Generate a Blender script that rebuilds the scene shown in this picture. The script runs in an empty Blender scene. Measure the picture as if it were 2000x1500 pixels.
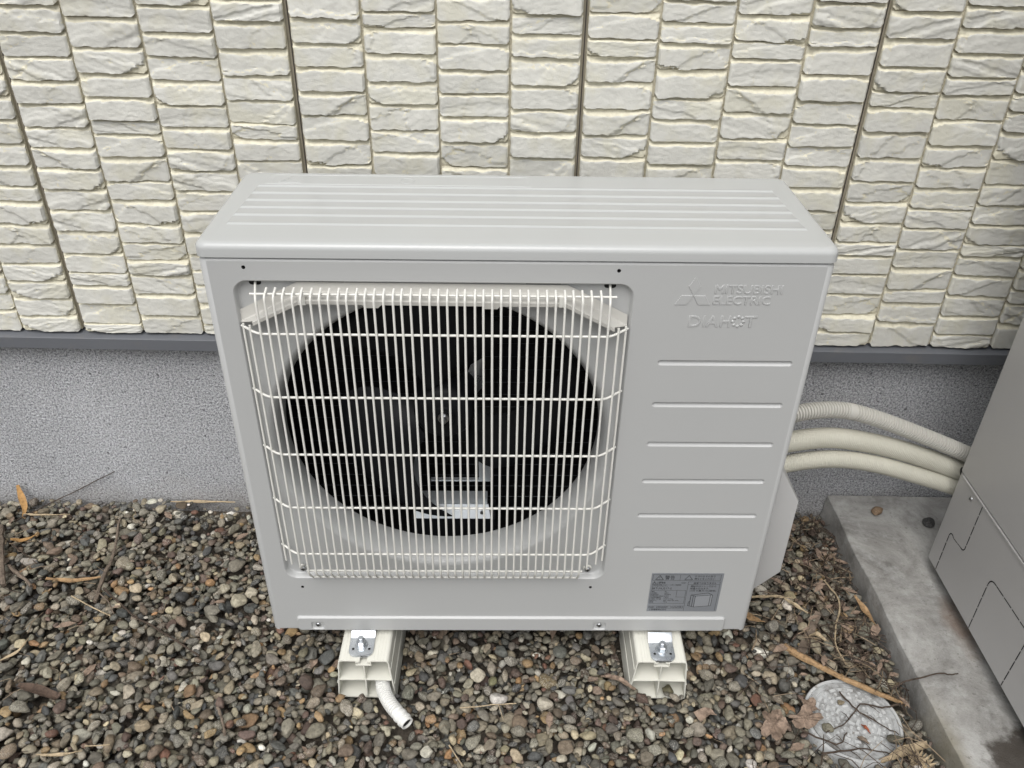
import bpy, bmesh, math, random
import numpy as np
from mathutils import Vector, Matrix, noise
from mathutils.geometry import delaunay_2d_cdt

scene = bpy.context.scene
PI = math.pi
R = math.radians

# ------------------------------------------------------------------ camera
cam_d = bpy.data.cameras.new('camera')
cam = bpy.data.objects.new('camera', cam_d)
scene.collection.objects.link(cam)
scene.camera = cam
cam_d.sensor_fit = 'HORIZONTAL'
cam_d.sensor_width = 36.0
cam_d.lens = 36.0 * 1641.3 / 2000.0
cam_d.clip_start = 0.02
cam_d.clip_end = 400.0
_p, _y, _r = 0.5839, -0.0022, 0.0191
_right = Vector((math.cos(_y), math.sin(_y), 0)); _f0 = Vector((-math.sin(_y), math.cos(_y), 0)); _u0 = Vector((0, 0, 1))
_fwd = _f0 * math.cos(_p) - _u0 * math.sin(_p)
_up = _f0 * math.sin(_p) + _u0 * math.cos(_p)
_rt = _right * math.cos(_r) + _up * math.sin(_r)
_up = -_right * math.sin(_r) + _up * math.cos(_r)
_m = Matrix((_rt, _up, -_fwd)).transposed().to_4x4()
_m.translation = Vector((-0.008, -0.9698, 1.2487))
cam.matrix_world = _m

# ------------------------------------------------------------------ sky, sun, exposure (bright overcast day)
world = bpy.data.worlds.new('World'); scene.world = world; world.use_nodes = True
wn = world.node_tree.nodes; wl = world.node_tree.links; wn.clear()
w_out = wn.new('ShaderNodeOutputWorld'); w_bg = wn.new('ShaderNodeBackground'); w_sky = wn.new('ShaderNodeTexSky'); w_hsv = wn.new('ShaderNodeHueSaturation')
w_sky.sky_type = 'NISHITA'; w_sky.sun_disc = False
SUN_DIR = Vector((0.14, 0.60, -1.0)).normalized()          # the way the light travels
w_sky.sun_elevation = math.asin(-SUN_DIR.z)
w_sky.sun_rotation = math.atan2(-SUN_DIR.x, -SUN_DIR.y)
w_sky.air_density = 1.0; w_sky.dust_density = 4.0; w_sky.ozone_density = 1.0
w_hsv.inputs['Saturation'].default_value = 0.22
w_bg.inputs['Strength'].default_value = 0.13
wl.new(w_sky.outputs[0], w_hsv.inputs['Color']); wl.new(w_hsv.outputs[0], w_bg.inputs['Color']); wl.new(w_bg.outputs[0], w_out.inputs['Surface'])
sun_d = bpy.data.lights.new('sun', 'SUN'); sun_d.energy = 1.3; sun_d.angle = R(45); sun_d.color = (1.0, 0.985, 0.965)
sun = bpy.data.objects.new('sun', sun_d); scene.collection.objects.link(sun)
sun.rotation_euler = SUN_DIR.to_track_quat('-Z', 'Y').to_euler(); sun.location = (-1.5, -2, 5)
vs = scene.view_settings
vs.view_transform = 'Standard'; vs.look = 'None'; vs.exposure = 0.36; vs.gamma = 1.0; vs.use_curve_mapping = False
scene.render.engine = 'CYCLES'
scene.cycles.max_bounces = 6; scene.cycles.diffuse_bounces = 3; scene.cycles.glossy_bounces = 3; scene.cycles.caustics_reflective = False; scene.cycles.caustics_refractive = False
scene.cycles.adaptive_threshold = 0.02

# ------------------------------------------------------------------ material helpers
MATS = {}
def mat(name, col=(0.5, 0.5, 0.5), rough=0.5, metal=0.0, spec=0.5, build=None):
    if name in MATS: return MATS[name]
    m = bpy.data.materials.new(name); m.use_nodes = True
    b = m.node_tree.nodes['Principled BSDF']
    b.inputs['Base Color'].default_value = (*col, 1); b.inputs['Roughness'].default_value = rough
    b.inputs['Metallic'].default_value = metal; b.inputs['Specular IOR Level'].default_value = spec
    if build: build(m.node_tree, b)
    MATS[name] = m
    return m
def N(t, kind, **kw):
    n = t.nodes.new(kind)
    for k, v in kw.items():
        if k in n.inputs.keys() if hasattr(n.inputs, 'keys') else False: n.inputs[k].default_value = v
        else: setattr(n, k, v)
    return n
def coords(t, kind='Object', scale=(1, 1, 1)):
    tc = t.nodes.new('ShaderNodeTexCoord'); mp = t.nodes.new('ShaderNodeMapping')
    mp.inputs['Scale'].default_value = scale
    t.links.new(tc.outputs[kind], mp.inputs['Vector']); return mp.outputs['Vector']
def nz(t, vec, scale, detail=4, rough=0.55, dist=0.0):
    n = t.nodes.new('ShaderNodeTexNoise'); n.inputs['Scale'].default_value = scale; n.inputs['Detail'].default_value = detail
    n.inputs['Roughness'].default_value = rough; n.inputs['Distortion'].default_value = dist
    if vec is not None: t.links.new(vec, n.inputs['Vector'])
    return n.outputs['Fac']
def ramp(t, fac, stops):
    r = t.nodes.new('ShaderNodeValToRGB'); e = r.color_ramp.elements
    while len(e) < len(stops): e.new(0.5)
    for el, (p, c) in zip(e, stops):
        el.position = p; el.color = (c, c, c, 1) if isinstance(c, (int, float)) else (*c, 1)
    t.links.new(fac, r.inputs['Fac']); return r.outputs['Color']
def mixc(t, fac, a, b, blend='MIX'):
    m = t.nodes.new('ShaderNodeMix'); m.data_type = 'RGBA'; m.blend_type = blend
    for sock, v in ((m.inputs[0], fac), (m.inputs[6], a), (m.inputs[7], b)):
        if isinstance(v, (int, float)): sock.default_value = v
        elif isinstance(v, tuple): sock.default_value = (*v, 1)
        else: t.links.new(v, sock)
    return m.outputs[2]
def mth(t, op, a, b=None, clamp=False):
    m = t.nodes.new('ShaderNodeMath'); m.operation = op; m.use_clamp = clamp
    for s, v in ((m.inputs[0], a), (m.inputs[1], b)):
        if v is None: continue
        if isinstance(v, (int, float)): s.default_value = v
        else: t.links.new(v, s)
    return m.outputs[0]
def bump(t, b, h, strength=0.3, dist=0.001):
    n = t.nodes.new('ShaderNodeBump'); n.inputs['Strength'].default_value = strength; n.inputs['Distance'].default_value = dist
    t.links.new(h, n.inputs['Height']); t.links.new(n.outputs[0], b.inputs['Normal'])
def attr(t, name):
    a = t.nodes.new('ShaderNodeAttribute'); a.attribute_name = name; return a

# painted sheet metal: faint mottling, slight orange peel
def paint(col, rough=0.36, var=0.03, dust=0.0):
    def f(t, b):
        v = coords(t)
        n = nz(t, v, 3.5, 4)
        lo = tuple(c * (1 - var) for c in col); hi = tuple(min(1, c * (1 + var)) for c in col)
        c = ramp(t, n, [(0.3, lo), (0.7, hi)])
        if dust > 0:
            d = ramp(t, nz(t, v, 18, 4, 0.6), [(0.3, 0.0), (0.9, dust)])
            c = mixc(t, d, c, (0.36, 0.33, 0.28))
        t.links.new(c, b.inputs['Base Color'])
        rr = ramp(t, nz(t, v, 5, 3), [(0.2, rough - 0.02), (0.8, rough + 0.04)])
        t.links.new(rr, b.inputs['Roughness'])
        bump(t, b, nz(t, v, 420, 2), 0.04, 0.0005)
    return f
M_body = mat('painted_casing', build=paint((0.425, 0.432, 0.428), 0.34, 0.015, 0.03))
M_lid = mat('painted_lid', build=paint((0.445, 0.456, 0.452), 0.22, 0.012, 0.02))
M_tank = mat('painted_tank', build=paint((0.475, 0.468, 0.458), 0.40, 0.02, 0.05))
M_cover = mat('plastic_cover', build=paint((0.46, 0.46, 0.455), 0.45, 0.02))
M_wire = mat('coated_wire', build=paint((0.70, 0.695, 0.65), 0.36, 0.02))
M_defl = mat('cream_plastic', build=paint((0.50, 0.49, 0.455), 0.42, 0.02))
M_black = mat('black_plastic', (0.006, 0.0065, 0.008), 0.45)
M_fan = mat('fan_plastic', (0.0035, 0.004, 0.0055), 0.55, 0.0, 0.25)
M_hole = mat('dark_hole', (0.004, 0.004, 0.004), 0.8)
M_coil = mat('coil_fins', (0.004, 0.004, 0.005), 0.5)
M_fin = mat('fin_edge', (0.10, 0.11, 0.12), 0.4, 0.6)
M_galv = mat('galvanised_steel', build=lambda t, b: (
    b.inputs['Metallic'].__setattr__('default_value', 0.9),
    t.links.new(ramp(t, nz(t, coords(t), 60, 4), [(0.3, (0.46, 0.49, 0.52)), (0.7, (0.60, 0.63, 0.65))]), b.inputs['Base Color']),
    t.links.new(ramp(t, nz(t, coords(t), 120, 4), [(0.3, 0.22), (0.7, 0.42)]), b.inputs['Roughness'])))
M_mount = mat('zinc_mount', (0.48, 0.51, 0.53), 0.32, 0.6)
M_screw = mat('screw_steel', (0.45, 0.46, 0.47), 0.3, 1.0)
M_label = mat('label_foil', (0.25, 0.265, 0.285), 0.40, 0.25)
M_ink = mat('label_ink', (0.012, 0.013, 0.015), 0.5)
M_lightlabel = mat('label_window', (0.31, 0.325, 0.345), 0.4, 0.2)
M_block = mat('cream_pvc', build=paint((0.72, 0.715, 0.64), 0.42, 0.025, 0.12))
M_flash = mat('flashing_metal', build=lambda t, b: (
    t.links.new(mixc(t, ramp(t, nz(t, coords(t), 22, 6, 0.7), [(0.55, 0.0), (0.78, 0.5)]),
                     ramp(t, nz(t, coords(t), 2.5, 4), [(0.3, (0.105, 0.112, 0.125)), (0.7, (0.135, 0.142, 0.155))]), (0.19, 0.17, 0.145)), b.inputs['Base Color']),
    t.links.new(ramp(t, nz(t, coords(t), 12, 5), [(0.3, 0.38), (0.7, 0.6)]), b.inputs['Roughness'])))
M_hose = mat('hose_plastic', build=paint((0.74, 0.74, 0.71), 0.38, 0.02, 0.08))
M_pipe_g = mat('grey_corrugated_plastic', build=paint((0.50, 0.49, 0.45), 0.45, 0.02, 0.06))
def _pipe_c(t, b):
    v = coords(t)
    c = ramp(t, nz(t, v, 6, 4), [(0.3, (0.46, 0.448, 0.38)), (0.7, (0.54, 0.526, 0.45))])
    t.links.new(c, b.inputs['Base Color']); b.inputs['Roughness'].default_value = 0.55
M_pipe_c = mat('cream_insulation', build=_pipe_c)

# siding stone: grey roller coat on the proud faces, cream body showing on ledges and chips
def _stone(t, b):
    tc = t.nodes.new('ShaderNodeTexCoord'); oi = t.nodes.new('ShaderNodeObjectInfo')
    add = t.nodes.new('ShaderNodeVectorMath'); add.operation = 'MULTIPLY_ADD'
    t.links.new(oi.outputs['Random'], add.inputs[0]); add.inputs[1].default_value = (37.0, 17.0, 23.0)
    t.links.new(tc.outputs['Object'], add.inputs[2]); v = add.outputs[0]
    coat = attr(t, 'coat').outputs['Fac']
    fine = nz(t, v, 240, 3, 0.7)
    edge = mth(t, 'ADD', coat, mth(t, 'MULTIPLY', mth(t, 'SUBTRACT', fine, 0.5), 0.45))
    k = ramp(t, edge, [(0.22, 0.0), (0.50, 1.0)])
    big = nz(t, v, 16, 4, 0.6, 0.4)
    grey = ramp(t, nz(t, v, 30, 5, 0.6), [(0.3, (0.56, 0.557, 0.515)), (0.7, (0.655, 0.65, 0.60))])
    warm = ramp(t, big, [(0.48, 0.0), (0.64, 0.9)])
    grey = mixc(t, warm, grey, (0.60, 0.587, 0.50))
    cream = ramp(t, nz(t, v, 90, 5, 0.6), [(0.25, (0.58, 0.545, 0.43)), (0.7, (0.76, 0.73, 0.585))])
    c = mixc(t, k, cream, grey)
    spk = ramp(t, nz(t, v, 700, 2), [(0.66, 0.0), (0.76, 0.10)])
    c = mixc(t, spk, c, (0.36, 0.34, 0.30))
    tone = ramp(t, oi.outputs['Random'], [(0.0, 0.93), (1.0, 1.03)])
    c = mixc(t, 1.0, c, tone, 'MULTIPLY')
    t.links.new(c, b.inputs['Base Color']); b.inputs['Roughness'].default_value = 0.85; b.inputs['Specular IOR Level'].default_value = 0.25
    h = mth(t, 'ADD', mth(t, 'MULTIPLY', nz(t, v, 480, 2, 0.6), 0.6), mth(t, 'MULTIPLY', nz(t, v, 150, 4, 0.65), 0.9))
    bump(t, b, h, 0.5, 0.0014)
M_stone = mat('siding_stone', build=_stone)
def _board(t, b):
    v = coords(t)
    c = ramp(t, nz(t, v, 70, 6, 0.65), [(0.3, (0.42, 0.385, 0.29)), (0.7, (0.60, 0.56, 0.44))])
    t.links.new(c, b.inputs['Base Color']); b.inputs['Roughness'].default_value = 0.9
    bump(t, b, nz(t, v, 230, 6, 0.7), 0.9, 0.003)
M_board = mat('siding_mortar', build=_board)
M_joint = mat('joint_sealant', build=lambda t, b: (
    t.links.new(ramp(t, nz(t, coords(t), 40, 4), [(0.3, (0.26, 0.235, 0.18)), (0.7, (0.33, 0.295, 0.23))]), b.inputs['Base Color']),
    b.inputs['Roughness'].__setattr__('default_value', 0.7)))
M_line = mat('dark_joint_line', (0.05, 0.043, 0.035), 0.7)
def _found(t, b):
    v = coords(t)
    g = mth(t, 'ADD', mth(t, 'MULTIPLY', nz(t, v, 230, 2, 0.8), 0.62), mth(t, 'MULTIPLY', nz(t, v, 520, 1, 0.5), 0.38))
    c = ramp(t, g, [(0.38, (0.17, 0.174, 0.186)), (0.48, (0.39, 0.398, 0.414)), (0.59, (0.70, 0.71, 0.73))])
    spk = ramp(t, nz(t, v, 120, 2, 0.5), [(0.66, 0.0), (0.70, 0.85)])
    c = mixc(t, spk, c, (0.085, 0.085, 0.09))
    blot = ramp(t, nz(t, v, 3.2, 6, 0.62), [(0.3, 0.84), (0.7, 1.08)])
    c = mixc(t, 1.0, c, blot, 'MULTIPLY')
    # earth splashed up from the ground line
    sep = t.nodes.new('ShaderNodeSeparateXYZ'); t.links.new(v, sep.inputs[0])
    low = mth(t, 'MULTIPLY', mth(t, 'SUBTRACT', 0.075, mth(t, 'ADD', sep.outputs[2], mth(t, 'MULTIPLY', mth(t, 'SUBTRACT', nz(t, v, 9, 5, 0.65), 0.5), 0.16))), 9.0, True)
    c = mixc(t, mth(t, 'MULTIPLY', low, 0.45), c, (0.25, 0.215, 0.17))
    t.links.new(c, b.inputs['Base Color']); b.inputs['Roughness'].default_value = 0.92; b.inputs['Specular IOR Level'].default_value = 0.2
    bump(t, b, g, 1.0, 0.006)
M_found = mat('sprayed_foundation', build=_found)
def _slab(t, b):
    v = coords(t)
    c = ramp(t, nz(t, v, 7, 7, 0.72, 0.5), [(0.32, (0.19, 0.184, 0.172)), (0.5, (0.34, 0.333, 0.315)), (0.66, (0.50, 0.495, 0.475))])
    c = mixc(t, ramp(t, nz(t, v, 26, 7, 0.7), [(0.5, 0.0), (0.72, 0.55)]), c, (0.50, 0.50, 0.485))
    c = mixc(t, ramp(t, nz(t, v, 130, 4, 0.7), [(0.60, 0.0), (0.70, 0.55)]), c, (0.12, 0.115, 0.105))
    sep = t.nodes.new('ShaderNodeSeparateXYZ'); t.links.new(v, sep.inputs[0])
    X, Y, Z = sep.outputs
    wob = mth(t, 'MULTIPLY', mth(t, 'SUBTRACT', nz(t, v, 22, 6, 0.65), 0.5), 0.11)
    # a spilt wet patch at the near end
    dx = mth(t, 'SUBTRACT', X, 0.850); dy = mth(t, 'SUBTRACT', Y, -0.240)
    d = mth(t, 'SQRT', mth(t, 'ADD', mth(t, 'MULTIPLY', dx, dx), mth(t, 'MULTIPLY', dy, dy)))
    wet = mth(t, 'MULTIPLY', mth(t, 'SUBTRACT', 0.120, mth(t, 'ADD', d, wob)), 45.0, True)
    c = mixc(t, mth(t, 'MULTIPLY', wet, 0.88), c, (0.045, 0.036, 0.028))
    # rust under the tank skirt
    ex = mth(t, 'SUBTRACT', X, 0.812); ey = mth(t, 'MULTIPLY', mth(t, 'SUBTRACT', Y, 0.06), 0.33)
    e = mth(t, 'SQRT', mth(t, 'ADD', mth(t, 'MULTIPLY', ex, ex), mth(t, 'MULTIPLY', ey, ey)))
    rust = mth(t, 'MULTIPLY', mth(t, 'SUBTRACT', 0.030, mth(t, 'ADD', e, mth(t, 'MULTIPLY', wob, 0.5))), 40.0, True)
    c = mixc(t, mth(t, 'MULTIPLY', rust, 0.55), c, (0.16, 0.09, 0.05))
    # algae on the near lower part of the upright face
    alg = mth(t, 'MULTIPLY', mth(t, 'SUBTRACT', -0.06, mth(t, 'ADD', Y, mth(t, 'MULTIPLY', wob, 1.4))), 9.0, True)
    alg = mth(t, 'MULTIPLY', alg, mth(t, 'MULTIPLY', mth(t, 'SUBTRACT', 0.722, X), 30.0, True))
    c = mixc(t, mth(t, 'MULTIPLY', alg, 0.62), c, (0.16, 0.13, 0.055))
    t.links.new(c, b.inputs['Base Color'])
    rr = mixc(t, wet, (0.88, 0.88, 0.88), (0.5, 0.5, 0.5)); t.links.new(rr, b.inputs['Roughness'])
    b.inputs['Specular IOR Level'].default_value = 0.25
    bump(t, b, mth(t, 'ADD', nz(t, v, 60, 8, 0.7), mth(t, 'MULTIPLY', nz(t, v, 260, 4, 0.7), 0.35)), 0.55, 0.004)
M_slab = mat('weathered_concrete', build=_slab)
def _pebble(t, b):
    v = coords(t)
    a = attr(t, 'pcol'); c = a.outputs['Color']; k = a.outputs['Alpha']
    n1 = nz(t, v, 170, 3, 0.75); n2 = nz(t, v, 620, 1, 0.6)
    f = ramp(t, n1, [(0.30, 0.58), (0.5, 1.0), (0.72, 1.40)])
    c = mixc(t, 1.0, c, f, 'MULTIPLY')
    sp = mth(t, 'MULTIPLY', ramp(t, n2, [(0.50, 0.0), (0.68, 1.0)]), k)
    c = mixc(t, sp, c, (0.42, 0.40, 0.35))
    sd = mth(t, 'MULTIPLY', ramp(t, n2, [(0.30, 1.0), (0.45, 0.0)]), mth(t, 'MULTIPLY', k, 0.9))
    c = mixc(t, sd, c, (0.05, 0.048, 0.045))
    t.links.new(c, b.inputs['Base Color']); b.inputs['Roughness'].default_value = 0.68; b.inputs['Specular IOR Level'].default_value = 0.35
    bump(t, b, mth(t, 'ADD', n1, mth(t, 'MULTIPLY', n2, 0.35)), 0.5, 0.0016)
M_pebble = mat('river_pebble', build=_pebble)
def _soil(t, b):
    v = coords(t)
    t.links.new(ramp(t, nz(t, v, 60, 6, 0.7), [(0.3, (0.035, 0.029, 0.022)), (0.7, (0.125, 0.105, 0.082))]), b.inputs['Base Color'])
    b.inputs['Roughness'].default_value = 0.95; bump(t, b, nz(t, v, 90, 6, 0.7), 1.0, 0.006)
M_soil = mat('dark_soil', build=_soil)
def plant(col, var=0.35, rough=0.75):
    def f(t, b):
        v = coords(t, scale=(1, 1, 1))
        lo = tuple(c * (1 - var) for c in col); hi = tuple(min(0.9, c * (1 + var)) for c in col)
        c = ramp(t, nz(t, v, 75, 6, 0.7, 0.6), [(0.28, lo), (0.72, hi)])
        c = mixc(t, ramp(t, nz(t, v, 120, 4, 0.7), [(0.52, 0.0), (0.66, 0.75)]), c, tuple(x * 0.30 for x in col))
        t.links.new(c, b.inputs['Base Color']); b.inputs['Roughness'].default_value = rough; b.inputs['Specular IOR Level'].default_value = 0.2
        bump(t, b, nz(t, v, 240, 5, 0.65), 0.6, 0.0015)
    return f
M_bamboo = mat('dry_bamboo', build=plant((0.33, 0.215, 0.115), 0.5))
M_straw = mat('pale_straw', build=plant((0.42, 0.335, 0.22), 0.3))
M_litter = mat('faded_straw', build=plant((0.26, 0.20, 0.135), 0.5))
M_twig = mat('dark_twig', build=plant((0.070, 0.052, 0.040), 0.4))
M_wood = mat('weathered_wood', build=plant((0.17, 0.135, 0.105), 0.4))
M_bark = mat('dark_bark', build=plant((0.095, 0.066, 0.050), 0.5))
M_leaf = mat('brown_leaf', build=plant((0.25, 0.185, 0.140), 0.5))
M_leafo = mat('orange_leaf', build=plant((0.40, 0.235, 0.095), 0.3))
M_red = mat('red_leaf', build=plant((0.27, 0.085, 0.045), 0.3))
def _mh(t, b):
    v = coords(t)
    c = ramp(t, nz(t, v, 30, 6, 0.65), [(0.3, (0.40, 0.41, 0.41)), (0.7, (0.56, 0.57, 0.565))])
    c = mixc(t, ramp(t, nz(t, v, 75, 5, 0.75), [(0.54, 0.0), (0.66, 0.8)]), c, (0.17, 0.15, 0.125))
    t.links.new(c, b.inputs['Base Color']); b.inputs['Roughness'].default_value = 0.7
    bump(t, b, nz(t, v, 500, 3), 0.12, 0.0006)
M_mh = mat('grey_plastic_cover', build=_mh)
def _mhf(t, b):
    v = coords(t)
    c = ramp(t, nz(t, v, 45, 5, 0.7), [(0.34, (0.16, 0.155, 0.145)), (0.60, (0.42, 0.43, 0.43))])
    t.links.new(c, b.inputs['Base Color']); b.inputs['Roughness'].default_value = 0.85
M_mhf = mat('cover_field', build=_mhf)

# ------------------------------------------------------------------ mesh helpers
COL = scene.collection
def link_mesh(name, me, material=None, parent=None, loc=None, rot=None):
    o = bpy.data.objects.new(name, me); COL.objects.link(o)
    if material is not None and len(me.materials) == 0: me.materials.append(material)
    if parent is not None: o.parent = parent
    if loc is not None: o.location = loc
    if rot is not None: o.rotation_euler = rot
    return o
def tag(o, label=None, cat=None, group=None, kind=None):
    if label: o['label'] = label
    if cat: o['category'] = cat
    if group: o['group'] = group
    if kind: o['kind'] = kind
    return o
def empty(name, loc=(0, 0, 0), rz=0.0, label=None, cat=None, group=None):
    o = bpy.data.objects.new(name, None); COL.objects.link(o); o.location = loc; o.rotation_euler = (0, 0, rz)
    o.empty_display_size = 0.05
    return tag(o, label, cat, group)
class MB:
    def __init__(s): s.v = []; s.f = []
    def add(s, vs, fs):
        n = len(s.v); s.v.extend([tuple(p) for p in vs]); s.f.extend([tuple(i + n for i in f) for f in fs]); return s
    def box(s, x0, x1, y0, y1, z0, z1):
        return s.add([(x0,y0,z0),(x1,y0,z0),(x1,y1,z0),(x0,y1,z0),(x0,y0,z1),(x1,y0,z1),(x1,y1,z1),(x0,y1,z1)],
                     [(0,3,2,1),(4,5,6,7),(0,1,5,4),(1,2,6,5),(2,3,7,6),(3,0,4,7)])
    def loops(s, loops, close=True, cap0=False, cap1=False):
        n = len(loops[0]); vs = [p for L in loops for p in L]; fs = []
        for i in range(len(loops) - 1):
            for j in range(n if close else n - 1):
                k = (j + 1) % n
                fs.append((i*n+j, i*n+k, (i+1)*n+k, (i+1)*n+j))
        if cap0: fs.append(tuple(reversed(range(n))))
        if cap1: fs.append(tuple(range((len(loops)-1)*n, len(loops)*n)))
        return s.add(vs, fs)
    def tube(s, path, rad, n=8, caps=True):
        path = [Vector(p) for p in path]
        rads = rad if isinstance(rad, (list, tuple)) else [rad] * len(path)
        loops = []; ref = None
        for i, p in enumerate(path):
            d = (path[min(i+1, len(path)-1)] - path[max(i-1, 0)]).normalized()
            if ref is None:
                ref = Vector((0, 0, 1)) if abs(d.z) < 0.9 else Vector((1, 0, 0))
            a = (ref - d * ref.dot(d)).normalized(); ref = a; b2 = d.cross(a)
            loops.append([p + (a * math.cos(2*PI*j/n) + b2 * math.sin(2*PI*j/n)) * rads[i] for j in range(n)])
        return s.loops(loops, True, caps, caps)
    def lathe(s, prof, c, axis='y', n=48, close=False):
        loops = []
        for (r, h) in prof:
            L = []
            for j in range(n):
                a = 2*PI*j/n; u, w = r*math.cos(a), r*math.sin(a)
                L.append((c[0]+u, c[1]+h, c[2]+w) if axis == 'y' else (c[0]+u, c[1]+w, c[2]+h) if axis == 'z' else (c[0]+h, c[1]+u, c[2]+w))
            loops.append(L)
        return s.loops(loops)
    def prism(s, poly, y0, y1):          # poly in (x, z), extruded along y
        n = len(poly)
        vs = [(x, y0, z) for x, z in poly] + [(x, y1, z) for x, z in poly]
        return s.add(vs, [tuple(range(n)), tuple(reversed(range(n, 2*n)))] + [(i, n+i, n+(i+1) % n, (i+1) % n) for i in range(n)])
    def build(s, name, material, parent=None, smooth=35, fix=True, loc=None, rot=None):
        me = bpy.data.meshes.new(name); me.from_pydata(s.v, [], s.f); me.update()
        if fix:
            bm = bmesh.new(); bm.from_mesh(me); bmesh.ops.recalc_face_normals(bm, faces=bm.faces); bm.to_mesh(me); bm.free()
        if smooth:
            me.shade_smooth()
            me.set_sharp_from_angle(angle=R(smooth))
        me.materials.append(material)
        return link_mesh(name, me, None, parent, loc, rot)
def rrect(x0, x1, z0, z1, r, n=8):
    pts = []
    for cx, cz, a0 in ((x1-r, z1-r, 0), (x0+r, z1-r, 90), (x0+r, z0+r, 180), (x1-r, z0+r, 270)):
        for i in range(n + 1):
            a = R(a0 + 90*i/n); pts.append((cx + r*math.cos(a), cz + r*math.sin(a)))
    return pts
def circ(cx, cz, r, n=96): return [(cx + r*math.cos(2*PI*i/n), cz + r*math.sin(2*PI*i/n)) for i in range(n)]
def inside(p, poly):
    x, y = p; c = False; j = len(poly) - 1
    for i in range(len(poly)):
        xi, yi = poly[i]; xj, yj = poly[j]
        if (yi > y) != (yj > y) and x < (xj-xi)*(y-yi)/(yj-yi) + xi: c = not c
        j = i
    return c
def plate(mb, outer, holes, y):
    pts = []; edges = []
    for L in [outer] + holes:
        n = len(pts); pts += [Vector(p) for p in L]; edges += [(n+i, n+(i+1) % len(L)) for i in range(len(L))]
    vo, eo, fo, _, _, _ = delaunay_2d_cdt(pts, edges, [], 0, 1e-7)
    fs = []
    for f in fo:
        c = sum((vo[i] for i in f), Vector((0, 0))) / len(f)
        if inside(c, outer) and not any(inside(c, h) for h in holes): fs.append(tuple(f))
    mb.add([(p.x, y, p.y) for p in vo], fs)
def bevel_box(name, x0, x1, y0, y1, z0, z1, r, material, parent=None, seg=3, edges=None):
    bm = bmesh.new(); bmesh.ops.create_cube(bm, size=1.0)
    for v in bm.verts: v.co = Vector(((x0+x1)/2 + v.co.x*(x1-x0), (y0+y1)/2 + v.co.y*(y1-y0), (z0+z1)/2 + v.co.z*(z1-z0)))
    es = [e for e in bm.edges if edges is None or edges(e)]
    bmesh.ops.bevel(bm, geom=es, offset=r, segments=seg, affect='EDGES', profile=0.5)
    me = bpy.data.meshes.new(name); bm.to_mesh(me); bm.free()
    me.shade_smooth(); me.set_sharp_from_angle(angle=R(35)); me.materials.append(material)
    return link_mesh(name, me, None, parent)
def text_mesh(name, body, size, x, z, y, material, parent, extrude=0.0002, xs=1.0, shear=0.0, align='LEFT', bevel=0.0, spacing=1.0):
    cu = bpy.data.curves.new(name, 'FONT'); cu.body = body; cu.size = size; cu.extrude = extrude; cu.shear = shear
    cu.align_x = align; cu.resolution_u = 3; cu.bevel_depth = bevel; cu.bevel_resolution = 1; cu.space_character = spacing
    tmp = bpy.data.objects.new(name + '_tmp', cu); COL.objects.link(tmp)
    dg = bpy.context.evaluated_depsgraph_get(); dg.update()
    me = bpy.data.meshes.new_from_object(tmp.evaluated_get(dg)); bpy.data.objects.remove(tmp); bpy.data.curves.remove(cu)
    me.name = name
    co = np.empty(len(me.vertices)*3, np.float32); me.vertices.foreach_get('co', co); co = co.reshape(-1, 3)
    out = np.stack([x + co[:, 0]*xs, y - co[:, 2], z + co[:, 1]], 1).astype(np.float32)
    me.vertices.foreach_set('co', out.ravel()); me.update()
    me.materials.clear(); me.materials.append(material)
    return link_mesh(name, me, None, parent)

rnd = random.Random(7)
nrs = np.random.RandomState(11)

# ================================================================== SETTING: ground, slab
g = MB(); g.add([(-150, -150, -0.021), (150, -150, -0.021), (150, 150, -0.021), (-150, 150, -0.021)], [(0, 1, 2, 3)])
tag(g.build('ground', M_soil, smooth=0, fix=False), kind='structure')

SLAB_Z = 0.060
def slab_x(y): return 0.677 + (0.42 - y) * 0.030
sb = MB()
ys = list(np.linspace(0.416, -1.2, 110)); prof = [(0.000, -0.05), (0.000, 0.0), (0.0, 0.02), (0.0005, 0.04), (0.001, 0.0530), (0.002, 0.0575), (0.005, 0.0595), (0.009, SLAB_Z)]
xs_top = [0.03, 0.05, 0.08, 0.12, 0.2, 0.4, 1.1]
loops = []
for yv in ys:
    L = []
    for i, (dx, z) in enumerate(prof):
        w = noise.noise(Vector((yv*9, z*20, 1.3)))*0.0035 + noise.noise(Vector((yv*40, z*60, 4.3)))*0.0013
        L.append((slab_x(yv) + dx + w, yv, z + (noise.noise(Vector((yv*24, 5, 2)))*0.0012 if z > 0.03 else 0)))
    for dx in xs_top:
        L.append((slab_x(yv) + dx, yv, SLAB_Z + noise.noise(Vector((dx*6, yv*6, 9)))*0.0012))
    loops.append(L)
sb.loops(loops, close=False)
tag(sb.build('pavement', M_slab, smooth=28), kind='structure')

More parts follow.
